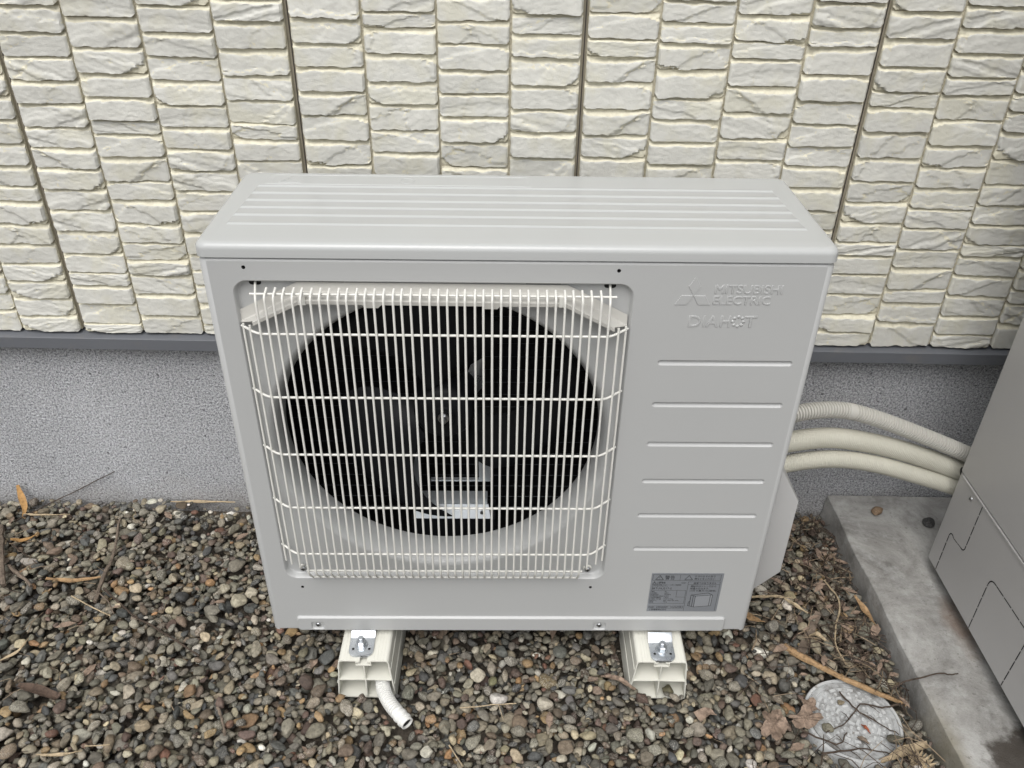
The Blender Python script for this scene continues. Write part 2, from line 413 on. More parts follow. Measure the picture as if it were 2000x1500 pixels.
# ================================================================== HOUSE WALL
X0, BW, CW = -0.8134, 0.455, 0.455/4
Z_S = 0.4473; Y_B = 0.4035
house = empty('house_wall', (0, 0.42, 0), 0, 'cream and grey stone-look siding above a dark metal drip strip and sprayed grey foundation', 'wall')
def in_house(v): return (v[0], v[1] - 0.42, v[2])
fb = MB(); fb.box(-3.2, 3.2, 0.42 - 0.42, 0.58 - 0.42, -0.15, 0.43)
fo = fb.build('foundation', M_found, house, smooth=0); tag(fo, 'grey sprayed concrete foundation with dark specks')
fl = MB()
pr = [(0.415, 0.4455), (0.400, 0.4418), (0.3862, 0.4388), (0.3850, 0.4380), (0.3846, 0.4160), (0.3856, 0.4150), (0.4195, 0.4150)]
fl.loops([[(x, y - 0.42, z) for (y, z) in pr] for x in (-3.2, 3.2)], close=False)
tag(fl.build('drip_strip', M_flash, house, smooth=12), 'dark grey metal drip strip under the siding')
bk = MB(); bk.box(-3.2, 3.2, 0.4085 - 0.42, 0.55 - 0.42, 0.4495, 2.7)
bk.build('joint_backing', M_joint, house, smooth=0)

# brick shapes, shared by the bricks (a ledge-stone: undercut foot, proud face, sloping cream top ledge)
BWID, BHGT = 0.1102, 0.0375
def fbm(x, y, z, o=4):
    s = 0; a = 1; f = 1
    for _ in range(o):
        s += a*noise.noise(Vector((x*f, y*f, z*f))); a *= 0.5; f *= 2.0
    return s
def sstep(a, b, x):
    t = min(1, max(0, (x-a)/(b-a))); return t*t*(3-2*t)
def brick_mesh(seed, coarse=False):
    rr = random.Random(seed); nu, nv = (14 if coarse else 46), 20
    us = [i/(nu-1) for i in range(nu)]; us = [0, 0.012, 0.03] + us[2:-2] + [0.97, 0.988, 1]
    vv = [0, 0.03, 0.07] + [0.07 + 0.78*i/13 for i in range(1, 14)] + [0.89, 0.93, 0.965, 1.0]
    if coarse: vv = [0, 0.07, 0.22, 0.38, 0.54, 0.70, 0.85, 0.93, 1.0]
    ang = rr.uniform(-0.5, 0.5); freq = rr.uniform(2.0, 4.5); steps = rr.choice([0.0001, 0.0002, 0.0004, 0.0008])
    d0 = rr.uniform(0.0080, 0.0108); tilt = rr.uniform(-0.0014, 0.0014); tl2 = rr.uniform(-0.002, 0.0005)
    ledge = rr.uniform(0.15, 0.30)
    chips = []
    for _ in range(rr.choice([0, 1, 1, 2, 2, 3])):
        chips.append((rr.uniform(0.05, 0.95), rr.uniform(0.1, 0.9), rr.uniform(0, 2*PI), rr.uniform(0.0007, 0.0020), rr.uniform(0.05, 0.35), rr.uniform(0, 50), rr.random() < 0.5))
    cut = rr.choice([0, 0, 0, 1, 2]); cutw = rr.uniform(0.12, 0.4); cuth = rr.uniform(0.15, 0.5)
    wb = rr.uniform(0.8, 2.0); sl = rr.uniform(-0.0022, 0.0022)
    D = np.zeros((len(vv), len(us))); C = np.ones_like(D); P = {}
    base_lo = [0.0014*wb*fbm(u*5, 0, seed*3.1, 4) + sl*(u-0.5) for u in us]
    for j, v in enumerate(vv):
        for i, u in enumerate(us):
            x = u*2.4; y = v
            s = (y*math.cos(ang) + x*math.sin(ang))*freq + 0.55*fbm(x*1.6, y*2.2, seed*1.7, 3)
            fr = s - math.floor(s)
            terr = math.floor(s) + sstep(0.0, 0.16, fr)
            hsh = noise.cell(Vector((math.floor(s)*1.01 + 0.3, seed*0.77, 0.2)))
            hsh2 = noise.cell(Vector((math.floor(s)*1.01 - 0.71, seed*0.77, 0.2)))
            h = steps*(hsh2 + (hsh-hsh2)*sstep(0.0, 0.14, fr))*1.6
            d = d0 + h + tilt*(u-0.5)*2 + tl2*(v-0.4) + 0.00055*fbm(x*5, y*9, seed*2.3, 5)
            coat = 1.0
            for (cx, cy, ca, dep, wid, sd, cr) in chips:
                q = (u-cx)*2.4*math.cos(ca) + (v-cy)*math.sin(ca) + 0.16*fbm(u*6, v*6, sd, 4)
                k = sstep(0.0, 0.05, q)
                d -= dep*k
                coat -= 0.75*math.exp(-(q-0.03)**2/0.0009) + (0.42*k*(0.5+0.5*noise.noise(Vector((u*3, v*2, sd)))) if cr else 0)
            if cut:
                uu = u if cut == 1 else 1-u
                q = (1 - uu/cutw) - (abs(v - (0 if cut == 1 else 1))/cuth) + 0.35*fbm(u*7, v*7, seed*5.5, 4)
                k = sstep(0.0, 0.12, q); d -= 0.0052*k; d += 0.0012*k*fbm(u*22, v*16, seed, 4); coat -= 0.85*k
            lw = ledge*(0.75 + 0.55*fbm(u*4, 3.3, seed*1.9, 4))
            tb = sstep(1.0-max(0.05, lw), 1.0-max(0.05, lw)*0.25, v)
            d -= (d - 0.0012)*tb*0.92
            coat -= 1.1*tb
            for e, w in ((u, 0.030), (1-u, 0.030)):
                b2 = 1 - sstep(0.0, w*(1 + 0.5*fbm(v*7, u*2, seed, 2)), e); d -= (d-0.0022)*b2*0.55; coat -= 0.45*b2
            D[j, i] = max(d, 0.0008); C[j, i] = coat
    gv = -np.gradient(D, axis=0)/np.maximum(1e-6, np.gradient(np.array(vv)*BHGT)[:, None])
    C -= np.clip(gv - 0.30, 0, 1.2)*1.0
    verts = []; coat = []; faces = []
    nu = len(us); nv = len(vv)
    for j, v in enumerate(vv):
        for i, u in enumerate(us):
            lo = base_lo[i]
            z = lo + (BHGT - 0.0022 - lo + 0.0008*fbm(u*6, 7, seed, 3))*v
            sd = 0.0007*fbm(v*4, 1.7 if u < 0.5 else 8.1, seed*1.3, 3)*(1 if u in (us[0], us[-1]) else 0)
            r = 0.004*max(0, 1 - min(u, 1-u)/0.04)*max(0, 1 - v/0.2)
            verts.append(((u-0.5)*BWID + sd, -D[j, i], z + r)); coat.append(C[j, i])
    for j in range(nv-1):
        for i in range(nu-1):
            a = j*nu + i; faces.append((a, a+1, a+nu+1, a+nu))
    def skirt(idx):
        b = len(verts)
        for k in idx:
            p = verts[k]; verts.append((p[0]*0.995, 0.003, p[2] + (0.0012 if k < nu else 0))); coat.append(0.0 if k >= nu else 0.15)
        for m in range(len(idx)-1): faces.append((idx[m+1], idx[m], b+m, b+m+1))
    skirt([i for i in range(nu)]); skirt([nu-1 + j*nu for j in range(nv)])
    skirt([(nv-1)*nu + i for i in reversed(range(nu))]); skirt([j*nu for j in reversed(range(nv))])
    me = bpy.data.meshes.new('brick'); me.from_pydata(verts, [], faces); me.update(); me.shade_smooth(); me.set_sharp_from_angle(angle=R(50))
    at = me.attributes.new('coat', 'FLOAT', 'POINT'); at.data.foreach_set('value', np.array(coat, np.float32))
    me.materials.append(M_stone)
    return me
NVAR = 34
BRICKS = [brick_mesh(101 + 13*i) for i in range(NVAR)]
BRICKS_LO = [brick_mesh(101 + 13*i, True) for i in range(NVAR)]

# courses measured up each column (heights of the bed joints above the siding foot, metres); the rest follow the same rhythm
COURSES = {-2: [0.0431, 0.0804, 0.118],
 -1: [0.0333, 0.0706, 0.106, 0.1404, 0.178, 0.2154, 0.2573, 0.2845, 0.3199, 0.357, 0.3962, 0.4326],
 0: [0.0189, 0.0613, 0.099, 0.1246, 0.1616, 0.2038, 0.2434, 0.2804, 0.3163, 0.3514, 0.3855, 0.4227, 0.458, 0.4945, 0.5311, 0.5694],
 1: [0.0397, 0.0836, 0.1212, 0.1499, 0.1844, 0.2198, 0.2635, 0.296, 0.3381, 0.3755, 0.3982, 0.4351, 0.4713, 0.5101, 0.5535],
 2: [0.0207, 0.067, 0.1025, 0.1325, 0.1641, 0.2049, 0.2454, 0.282, 0.3167, 0.3531, 0.3884, 0.4244, 0.4624, 0.4978, 0.5332, 0.5723],
 3: [0.3354, 0.3704, 0.3971, 0.4336, 0.4722, 0.5119, 0.5526],
 4: [0.3306, 0.3725, 0.4131, 0.45, 0.4866, 0.5221, 0.558],
 5: [0.3543, 0.3892, 0.4322, 0.4662, 0.5084, 0.5462, 0.5696],
 6: [0.3305, 0.3734, 0.414, 0.4509, 0.4868, 0.5253, 0.5576],
 7: [0.3495, 0.3914, 0.4282, 0.4652, 0.5071, 0.5406, 0.5692],
 8: [0.3521, 0.3893, 0.4298, 0.4723, 0.5106, 0.5363, 0.573],
 9: [0.343, 0.3797, 0.4162, 0.45, 0.4932, 0.5321, 0.5613, 0.5927],
 10: [0.352, 0.3868, 0.4288, 0.4694, 0.5109, 0.5358, 0.5741],
 11: [0.2296, 0.2669, 0.3068, 0.3429, 0.3763, 0.4129, 0.4493, 0.4893, 0.5309, 0.5581, 0.5941],
 12: [0.031, 0.0657, 0.1089, 0.1498, 0.1855, 0.2108, 0.2459, 0.2819, 0.3196, 0.3597, 0.4027, 0.441, 0.466, 0.5035, 0.5451, 0.5837],
 13: [0.0106, 0.053, 0.0934, 0.1205, 0.1625, 0.1979, 0.2381, 0.2731, 0.3098, 0.3454, 0.3822, 0.4237, 0.4625, 0.4902, 0.5252, 0.5606],
 14: [0.0302, 0.0682, 0.1083, 0.1493, 0.1871, 0.2095, 0.246, 0.2808, 0.3182, 0.3597, 0.4052, 0.4379, 0.4658],
 15: [0.0522, 0.0949, 0.122, 0.1636]}
def column_beds(k):
    rr = random.Random(500 + k)
    known = sorted(set([0.0] + COURSES.get(k, [])))
    out = [known[0]]
    for z in known[1:]:
        gap = z - out[-1]
        if gap > 0.055:
            n = max(2, round(gap/0.037)); ws = [rr.uniform(0.8, 1.2) for _ in range(n)]; acc = 0; st = out[-1]
            for w in ws[:-1]: acc += w/sum(ws)*gap; out.append(st + acc)
        if z - out[-1] > 0.012: out.append(z)
    while out[-1] < 1.05: out.append(out[-1] + rr.uniform(0.031, 0.043))
    return out
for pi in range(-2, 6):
    sl_ = MB(); sl_.box(X0 + BW*pi - 0.0004, X0 + BW*pi + 0.0014, 0.4078 - 0.42, 0.409 - 0.42, Z_S, 2.7); sl_.build('joint_line', M_line, house, smooth=0)  # thin dark strip running up each panel joint
for pi in range(-2, 5):
    xa, xb = X0 + BW*pi + 0.0042, X0 + BW*(pi+1) - 0.0042
    pb = MB(); pb.box(xa, xb, Y_B - 0.42, 0.412 - 0.42, Z_S + 0.001, 2.7)
    # moulded vertical grooves between the four columns of a panel
    po = pb.build('siding_panel', M_board, house, smooth=0)
    stuff = []
    for c in range(4):
        k = pi*4 + c; beds = column_beds(k)
        for m in range(len(beds)-1):
            z0, z1 = beds[m], beds[m+1]; h = z1 - z0
            rr = random.Random(k*131 + m*7 + 3); var = rr.randrange(NVAR)
            edge = 1 if c == 0 else -1 if c == 3 else 0
            xc = X0 + CW*(k + 0.5) + rr.uniform(-0.0004, 0.0004) + edge*0.0014; zz = Z_S + z0; sxw = 0.972 if edge else 1.0
            single = (-2 <= k <= 15) and zz < 1.06 and not (k == 15 and zz > 0.85) and not (k == -2 and zz > 0.75) and not (3 <= k <= 10 and zz < 0.70)
            if single:
                o = link_mesh('brick', BRICKS[var], None, po)
                o.location = (xc, Y_B - 0.42, zz); o.scale = (sxw*(1.0 if rr.random() < 0.6 else -1.0), rr.uniform(0.85, 1.1), h/BHGT)
            else: stuff.append((var, xc, zz, h/BHGT, rr.uniform(0.85, 1.1)))
    if stuff:
        vs_, fs_, cs_ = [], [], []; off = 0
        for var, xc, zz, sz, sy in stuff:
            me = BRICKS_LO[var]; n = len(me.vertices); co = np.empty(n*3, np.float32); me.vertices.foreach_get('co', co); co = co.reshape(-1, 3)*np.array([1, sy, sz]) + np.array([xc, Y_B - 0.42, zz])
            vs_.append(co); cc = np.empty(n, np.float32); me.attributes['coat'].data.foreach_get('value', cc); cs_.append(cc)
            fs_ += [tuple(i + off for i in p.vertices) for p in me.polygons]; off += n
        me = bpy.data.meshes.new('brick_field'); me.from_pydata(np.concatenate(vs_).tolist(), [], fs_); me.update(); me.shade_smooth(); me.set_sharp_from_angle(angle=R(50))
        at = me.attributes.new('coat', 'FLOAT', 'POINT'); at.data.foreach_set('value', np.concatenate(cs_)); me.materials.append(M_stone)
        tag(link_mesh('brick_field', me, None, po), kind='stuff')

# ================================================================== HEAT PUMP
HW, HB, HL, DEP, ZB = 0.4045, 0.6905, 0.7102, 0.262, 0.103
UYAW = 0.019
hp = empty('heat_pump', (0, 0, ZB), UYAW, 'light grey outdoor heat pump with a white wire fan grille on two cream blocks', 'heat pump')

fp = MB()
RC = 0.011
RX0, RX1, RZ0, RZ1 = -0.3668, 0.1505, 0.1235, 0.6605
RIBS = [0.5415, 0.4720, 0.4020, 0.3322, 0.2634, 0.1925]
rim0 = rrect(RX0, RX1, RZ0, RZ1, 0.020, 8)
holes = [rim0]
RH = 0.0044
def stadium(x0, x1, z, r, n=6):
    return [(x1 - r + r*math.cos(R(-90 + 180*i/n)), z + r*math.sin(R(-90 + 180*i/n))) for i in range(n+1)] + \
           [(x0 + r + r*math.cos(R(90 + 180*i/n)), z + r*math.sin(R(90 + 180*i/n))) for i in range(n+1)]
for z in RIBS: holes.append(stadium(0.1915, 0.3772, z, RH))
PIN = [(-0.3478, 0.6786), (0.1276, 0.6787), (-0.3429, 0.1035), (0.1298, 0.1045)]
for x, z in PIN: holes.append(circ(x, z, 0.0026, 14))
plate(fp, [(-HW+RC, 0.004), (HW-RC, 0.004), (HW-RC, HB-0.004), (-HW+RC, HB-0.004)], holes, 0.0)
# rolled top and foot edges, rounded corners down both sides
for z0, sgn in ((HB-0.004, 1), (0.004, -1)):
    fp.loops([[(x, 0.004 - 0.004*math.cos(a), z0 + sgn*0.004*math.sin(a)) for a in [R(90*i/5) for i in range(6)]] + [(x, 0.014, z0 + sgn*0.004)] for x in (-HW+RC, HW-RC)], close=False)
for sgn in (-1, 1):
    arc = [(sgn*(HW-RC+RC*math.sin(R(90*i/8))), RC - RC*math.cos(R(90*i/8))) for i in range(9)] + [(sgn*HW, 0.02)]
    fp.loops([[(x, y, z) for x, y in arc] for z in (0.0, 0.004, HB-0.004)] + [[(x*0.996, y+0.003, HB) for x, y in arc]], close=False)
# pressed rim of the fan recess
def inset_loop(d, y): return [(x, y, z) for x, z in rrect(RX0+d, RX1-d, RZ0+d, RZ1-d, 0.020-d*0.8, 8)]
fp.loops([inset_loop(0, 0), inset_loop(0.0006, 0.0004), inset_loop(0.0018, 0.0018), inset_loop(0.0032, 0.0075), inset_loop(0.0045, 0.0095), inset_loop(0.0060, 0.0100)])
FCX, FCZ, RF, RO = (RX0+RX1)/2, (RZ0+RZ1)/2 + 0.001, 0.2505, 0.2350
plate(fp, rrect(RX0+0.006, RX1-0.006, RZ0+0.006, RZ1-0.006, 0.0152, 8),
      [circ(FCX, FCZ, RF, 128)] + [stadium(x-0.008, x+0.008, 0.6530, 0.0038, 5) for x in (-0.3394, 0.1195)], 0.010)
bell = [(RF, 0.010)] + [(RO + (RF-RO)*(1-math.sin(a)), 0.010 + 0.034*(1-math.cos(a))) for a in [R(90*i/10) for i in range(1, 11)]] + [(RO, 0.062), (RO+0.003, 0.066)]
fp.lathe(bell, (FCX, 0, FCZ), 'y', 128)
# pressed ribs beside the fan
for z in RIBS:
    fp.loops([[(x, y, zz) for x, zz in stadium(0.1915+d, 0.3772-d, z, RH-d)] for d, y in ((0, 0), (0.0008, 0.0006), (0.0022, 0.0024), (0.0034, 0.0030))], cap1=True)
front = fp.build('front_panel', M_body, hp, smooth=42)
for x, z in PIN:
    p = MB(); p.lathe([(0.0026, 0.0), (0.0021, 0.0010), (0.0019, 0.009), (0.0001, 0.009)], (x, 0, z), 'y', 14); p.build('pin_hole', M_hole, front, smooth=40)
for x in (-0.3394, 0.1195):
    p = MB(); p.prism(stadium(x-0.0095, x+0.0095, 0.6530, 0.005, 5), 0.0108, 0.014); p.build('hook_slot', M_hole, front, smooth=0)

# casing (sides and back), rounded upright edges, with a dark liner inside
cs = MB()
def casing_loop(z, d=0.0): return [(x, y, z) for x, y in rrect(-HW+d, HW-d, 0.020, DEP-d, 0.012, 5)]
side = [p for p in rrect(-HW+0.0008, HW-0.0008, -0.05, DEP-0.004, 0.012, 6) if p[1] > 0.0]
side = sorted([p for p in side], key=lambda p: (math.atan2(p[1]-0.1, p[0])) )
path = [(HW-0.0008, 0.016)] + [p for p in rrect(-HW+0.0008, HW-0.0008, -0.05, DEP-0.004, 0.012, 6)[:14]] + [(-HW+0.0008, 0.016)]
cs.loops([[(x, y, z) for x, y in path] for z in (0.0, HB+0.006)], close=False)
cs.add([(-HW+0.004, 0.004, 0.0015), (HW-0.004, 0.004, 0.0015), (HW-0.004, DEP-0.006, 0.0015), (-HW+0.004, DEP-0.006, 0.0015)], [(0, 1, 2, 3)])
cs.build('casing', M_body, hp, smooth=40)
ln = MB()
LX0, LX1 = -HW+0.006, 0.162
ln.box(LX0, LX1, 0.066, DEP-0.012, 0.006, HB-0.004)
ln.f = [f for f in ln.f if not all(abs(ln.v[i][1]-0.066) < 1e-6 for i in f)]
liner = ln.build('inner_liner', M_coil, hp, smooth=0)
# baffle behind the bell mouth so the casing reads closed round the opening
bf = MB(); plate(bf, [(LX0, 0.006), (LX1, 0.006), (LX1, HB-0.004), (LX0, HB-0.004)], [circ(FCX, FCZ, RO+0.002, 96)], 0.0655)
bf.build('fan_shroud', M_black, hp, smooth=0)
# heat exchanger: tubes behind the fan and fins on the left return
for zc in [0.06 + 0.026*i for i in range(24)]:
    p = MB(); p.tube([(LX0+0.01, DEP-0.016, zc), (LX1-0.004, DEP-0.016, zc)], 0.0006, 5); p.build('coil_tube', M_fin, liner, smooth=60)
for zc in [0.05 + 0.026*i for i in range(20)]:
    p = MB(); p.tube([(LX0+0.003, 0.085+0.02*t, zc + 0.012*t) for t in (0, 1, 2, 3, 4, 5, 6, 7)], 0.0005, 5); p.build('coil_tube', M_fin, liner, smooth=60)

# fan
FY = 0.095
fan_c = (FCX, FY, FCZ)
hb_ = MB()
hb_.lathe([(0.0005, -0.020), (0.016, -0.020), (0.018, -0.017), (0.040, -0.013), (0.046, -0.006), (0.048, 0.004), (0.048, 0.040)], fan_c, 'y', 48)
fan = hb_.build('fan', M_fan, hp, smooth=40)
for kb in range(3):
    a0 = R(236 + 120*kb); b = MB(); L1 = []; L2 = []
    nr, na = 12, 16
    for i in range(nr+1):
        t = i/nr; r = 0.050 + (0.216-0.050)*t
        lead = a0 + R(28*t*t + 8*t); span = R(52 + 24*math.sin(PI*min(1, t*0.9)) - 26*max(0, t-0.7)/0.3)
        row1 = []; row2 = []
        for j in range(na+1):
            s = j/na; a = lead - span*s
            y = FY - 0.010 + 0.046*s - 0.010*math.sin(PI*s) + 0.012*t*(0.4-s)
            row1.append((FCX + r*math.cos(a), y, FCZ + r*math.sin(a))); row2.append((FCX + r*math.cos(a), y+0.0028, FCZ + r*math.sin(a)))
        L1.append(row1); L2.append(row2)
    b.loops([r1 + r2[::-1] for r1, r2 in zip(L1, L2)], close=True, cap0=True, cap1=True)
    b.build('blade', M_fan, fan, smooth=40)
nt = MB(); nt.lathe([(0.0, -0.023), (0.0085, -0.023), (0.0085, -0.0205), (0.0085, -0.019)], fan_c, 'y', 24)
nt.lathe([(0.0, -0.030), (0.0058, -0.030), (0.0062, -0.029), (0.0062, -0.022)], fan_c, 'y', 6)
nt.lathe([(0.0, -0.0345), (0.0030, -0.0345), (0.0034, -0.034), (0.0034, -0.028)], fan_c, 'y', 16)
nt.build('hub_nut', M_screw, fan, smooth=30)
# motor and its galvanised mount
mt = MB(); mt.lathe([(0.0, 0.045), (0.046, 0.045), (0.050, 0.050), (0.050, 0.095), (0.0, 0.100)], fan_c, 'y', 36)
motor = mt.build('fan_motor', M_black, hp, smooth=40)
mm = MB()
mm.add([(-0.166, 0.108, 0.1560), (-0.036, 0.108, 0.1560), (-0.040, 0.122, 0.1760), (-0.162, 0.122, 0.1760), (-0.166, 0.111, 0.1560), (-0.036, 0.111, 0.1560), (-0.040, 0.125, 0.1745), (-0.162, 0.125, 0.1745)], [(0, 1, 2, 3), (7, 6, 5, 4), (0, 4, 5, 1), (1, 5, 6, 2), (2, 6, 7, 3), (3, 7, 4, 0)]); mm.box(-0.160, -0.042, 0.1252, 0.158, 0.1735, 0.1750)
mm.box(-0.140, -0.036, 0.156, 0.1640, 0.1985, 0.2010)
mm.box(-0.057, -0.037, 0.156, 0.1590, 0.2015, 0.275); mm.box(-0.172, -0.160, 0.170, 0.173, 0.1330, 0.300)
mm.build('motor_mount', M_mount, hp, smooth=0)
mb_ = MB(); mb_.box(-0.172, -0.028, 0.108, 0.160, 0.050, 0.1550); mb_.build('motor_mount_base', M_black, hp, smooth=0)
pl_ = MB(); pl_.add([(-0.074, 0.150, 0.425), (-0.052, 0.158, 0.480), (-0.046, 0.160, 0.470), (-0.048, 0.160, 0.395), (-0.060, 0.152, 0.385),
                     (-0.074, 0.153, 0.425), (-0.052, 0.161, 0.480), (-0.046, 0.163, 0.470), (-0.048, 0.163, 0.395), (-0.060, 0.155, 0.385)],
                    [(0, 1, 2, 3, 4), (9, 8, 7, 6, 5), (0, 5, 6, 1), (1, 6, 7, 2), (2, 7, 8, 3), (3, 8, 9, 4), (4, 9, 5, 0)])
pl_.build('motor_bracket_tab', M_galv, hp, smooth=0)
ms = MB(); ms.lathe([(0.0, -0.002), (0.004, -0.001), (0.004, 0.001)], (-0.050, 0.113, 0.165), 'y', 12); ms.build('screw', M_screw, hp, smooth=40)

# wire grille
gr = MB(); RW = 0.00165
# the top bar carries the grille
gr.tube([(-0.3415, -0.0135, 0.6480), (0.1260, -0.0135, 0.6480)], RW, 8)
grille = gr.build('wire_grille', M_wire, hp, smooth=60)
def smooth_path(pts, r=0.006, n=4):
    pts = [Vector(p) for p in pts]; out = [pts[0]]
    for i in range(1, len(pts)-1):
        a, b, c = pts[i-1], pts[i], pts[i+1]; d1 = (a-b).normalized(); d2 = (c-b).normalized()
        p0 = b + d1*r; p1 = b + d2*r
        for k in range(n+1):
            t = k/n; out.append(p0*(1-t)**2 + b*2*t*(1-t) + p1*t*t)
    out.append(pts[-1]); return out
wx = [-0.3322 + (0.1168+0.3322)*i/39 for i in range(40)]
w = MB(); w.tube(smooth_path([(0, -0.0075, 0.6535), (0, -0.0250, 0.6495), (0, -0.0262, 0.160), (0, -0.0035, 0.1290)], 0.007), RW, 8)
first = None
for i in range(1, 39):
    if first is None: first = w.build('wire', M_wire, grille, smooth=60); first.location = (wx[i], 0, 0)
    else:
        o = first.copy(); COL.objects.link(o); o.location = (wx[i], 0, 0); o.rotation_euler = (0, rnd.uniform(-0.0012, 0.0012), 0)
for i, hx, sx in ((0, -0.3394, -0.3376), (39, 0.1195, 0.1227)):
    sg = -1 if i == 0 else 1
    w = MB(); w.tube(smooth_path([(hx, 0.0115, 0.6540), (wx[i], -0.0240, 0.6460), (wx[i], -0.0262, 0.172), (sx - sg*0.002, 0.004, 0.150)], 0.008), RW, 8)
    w.tube([(sx + 0.0055*math.cos(t), 0.0055, 0.1435 + 0.0055*math.sin(t)) for t in [R(90 + 300*q/12*(-sg)) for q in range(13)]], RW, 8)
    w.build('wire', M_wire, grille, smooth=60)
for x, y, za, zb_ in ((-0.3480, -0.0155, 0.603, 0.172), (-0.3595, -0.0055, 0.600, 0.170), (0.1320, -0.0155, 0.603, 0.174), (0.1432, -0.0055, 0.600, 0.172)):
    w = MB(); w.tube([(x, y+0.001, za), (x, y, za-0.01), (x, y, zb_)], RW, 8); w.build('wire', M_wire, grille, smooth=60)
for z in (0.5945, 0.4952, 0.3965, 0.2962, 0.2008):
    w = MB(); w.tube(smooth_path([(-0.3625, -0.0015, z+0.001), (-0.3370, -0.0225, z), (0.1215, -0.0225, z), (0.1462, -0.0015, z+0.001)], 0.010, 5), RW*1.08, 8)
    w.build('wire', M_wire, grille, smooth=60)
for xa, xb, y, z in ((-0.3255, 0.1110, -0.0185, 0.1602), (-0.3215, 0.1075, -0.0050, 0.1320)):
    w = MB(); w.tube([(xa, y, z), (xb, y, z)], RW*1.05, 8); w.build('wire', M_wire, grille, smooth=60)
def screw_mesh(nm, x, y, z, r, parent, axis='y'):
    p = MB(); p.lathe([(0.0001, -0.55*r), (0.45*r, -0.52*r), (0.8*r, -0.38*r), (r, -0.12*r), (r, 0.1*r)], (x, y, z), axis, 20)
    o = p.build(nm, M_screw, parent, smooth=50)
    c = MB(); c.box(x-0.5*r, x+0.5*r, y-0.60*r, y-0.50*r, z-0.1*r, z+0.1*r); c.box(x-0.1*r, x+0.1*r, y-0.61*r, y-0.51*r, z-0.5*r, z+0.5*r)
    c.build('cross_slot', M_hole, o if parent is hp else parent, smooth=0)
    return o
for x in (-0.3376, 0.1227): screw_mesh('screw', x, 0.003, 0.1425, 0.0052, hp)

# cream deflector over the grille
df = MB()
bt = [(-0.3655, 0.6130), (-0.2850, 0.6545), (0.0645, 0.6535), (0.1452, 0.6110)]
bb = [(-0.3670, 0.5965), (-0.2790, 0.6425), (0.0615, 0.6430), (0.1458, 0.5960)]
ft = [(-0.3440, 0.6065), (-0.2800, 0.6390), (0.0605, 0.6380), (0.1270, 0.6020)]
def P3(L, y, dz=0): return [(x, y, z+dz) for x, z in L]
def densify(L):
    out = []
    for a, b in zip(L[:-1], L[1:]):
        for k in range(6): out.append(tuple(a[q] + (b[q]-a[q])*k/6 for q in range(len(a))))
    return out + [L[-1]]
sec = [P3(bt, 0.0085), P3(bt, 0.0065, 0.001), P3(bb, 0.0050, 0.0015), P3(bb, 0.0040), P3(ft, -0.0125, 0.0012), P3(ft, -0.0140), P3(ft, -0.0140, -0.0050), P3(ft, -0.0125, -0.0050), P3(ft, -0.0115, -0.0012), P3(bb, 0.0075, -0.0015)]
sec = [densify(s) for s in sec]
df.loops([[s[i] for s in sec] for i in range(len(sec[0]))], close=True, cap0=True, cap1=True)
defl = df.build('deflector', M_defl, hp, smooth=30)
for x in (-0.2765, 0.0570):
    p = MB(); p.box(x-0.0045, x+0.0045, -0.0155, -0.0075, 0.6335, 0.6475); p.build('clip', M_wire, defl, smooth=0)
for x in (-0.1880, -0.0350):
    p = MB(); p.prism([(x-0.013, 0.6345), (x+0.013, 0.6345), (x+0.008, 0.6295), (x-0.008, 0.6295)], -0.0142, -0.0124); p.build('notch_tab', M_defl, defl, smooth=0)
for xa in (-0.270, 0.010):
    p = MB(); p.box(xa, xa+0.045, 0.0088, 0.0104, 0.6545, 0.6568); p.build('slot', M_hole, front, smooth=0)

# lid with pressed bands
ld = MB()
LHW, LY0, LY1 = HW + 0.0022, -0.0018, DEP
def lloop(d, z): return [(x, y, z) for x, y in rrect(-LHW+d, LHW-d, LY0+d, LY1-d, max(0.014-d*0.4, 0.004), 7)]
RT = 0.009
lp = [lloop(0.0120, HB+0.0016), lloop(0.0010, HB+0.0014), lloop(0.0, HB+0.0022), lloop(0.0003, HL+0.0015-RT)]
for i in range(1, 8):
    a = R(90*i/7); lp.append(lloop(0.0003 + RT*(1-math.cos(a)), HL+0.0015-RT+RT*math.sin(a)))
lp.append(lloop(0.020, HL+0.0022))
ld.loops(lp, cap1=True)
ZT = HL + 0.0022
def band(y0, y1, hx0, hx1, h=0.0016, s=0.0030):
    ld.add([(-hx0, y0, ZT-0.0002), (hx0, y0, ZT-0.0002), (hx1, y1, ZT-0.0002), (-hx1, y1, ZT-0.0002),
            (-hx0+0.003, y0+s, ZT+h), (hx0-0.003, y0+s, ZT+h), (hx1-0.003, y1-0.001, ZT), (-hx1+0.003, y1-0.001, ZT)],
           [(4, 5, 6, 7), (0, 1, 5, 4), (1, 2, 6, 5), (2, 3, 7, 6), (3, 0, 4, 7)])
for a, b, s in ((0.0560, 0.0860, 0.380), (0.0865, 0.1130, 0.3785), (0.1135, 0.1390, 0.377), (0.1395, 0.1665, 0.3755), (0.1670, 0.1940, 0.374), (0.1945, 0.2040, 0.3725)): band(a, b, s, s-0.0015)
lid = ld.build('lid', M_lid, hp, smooth=24)
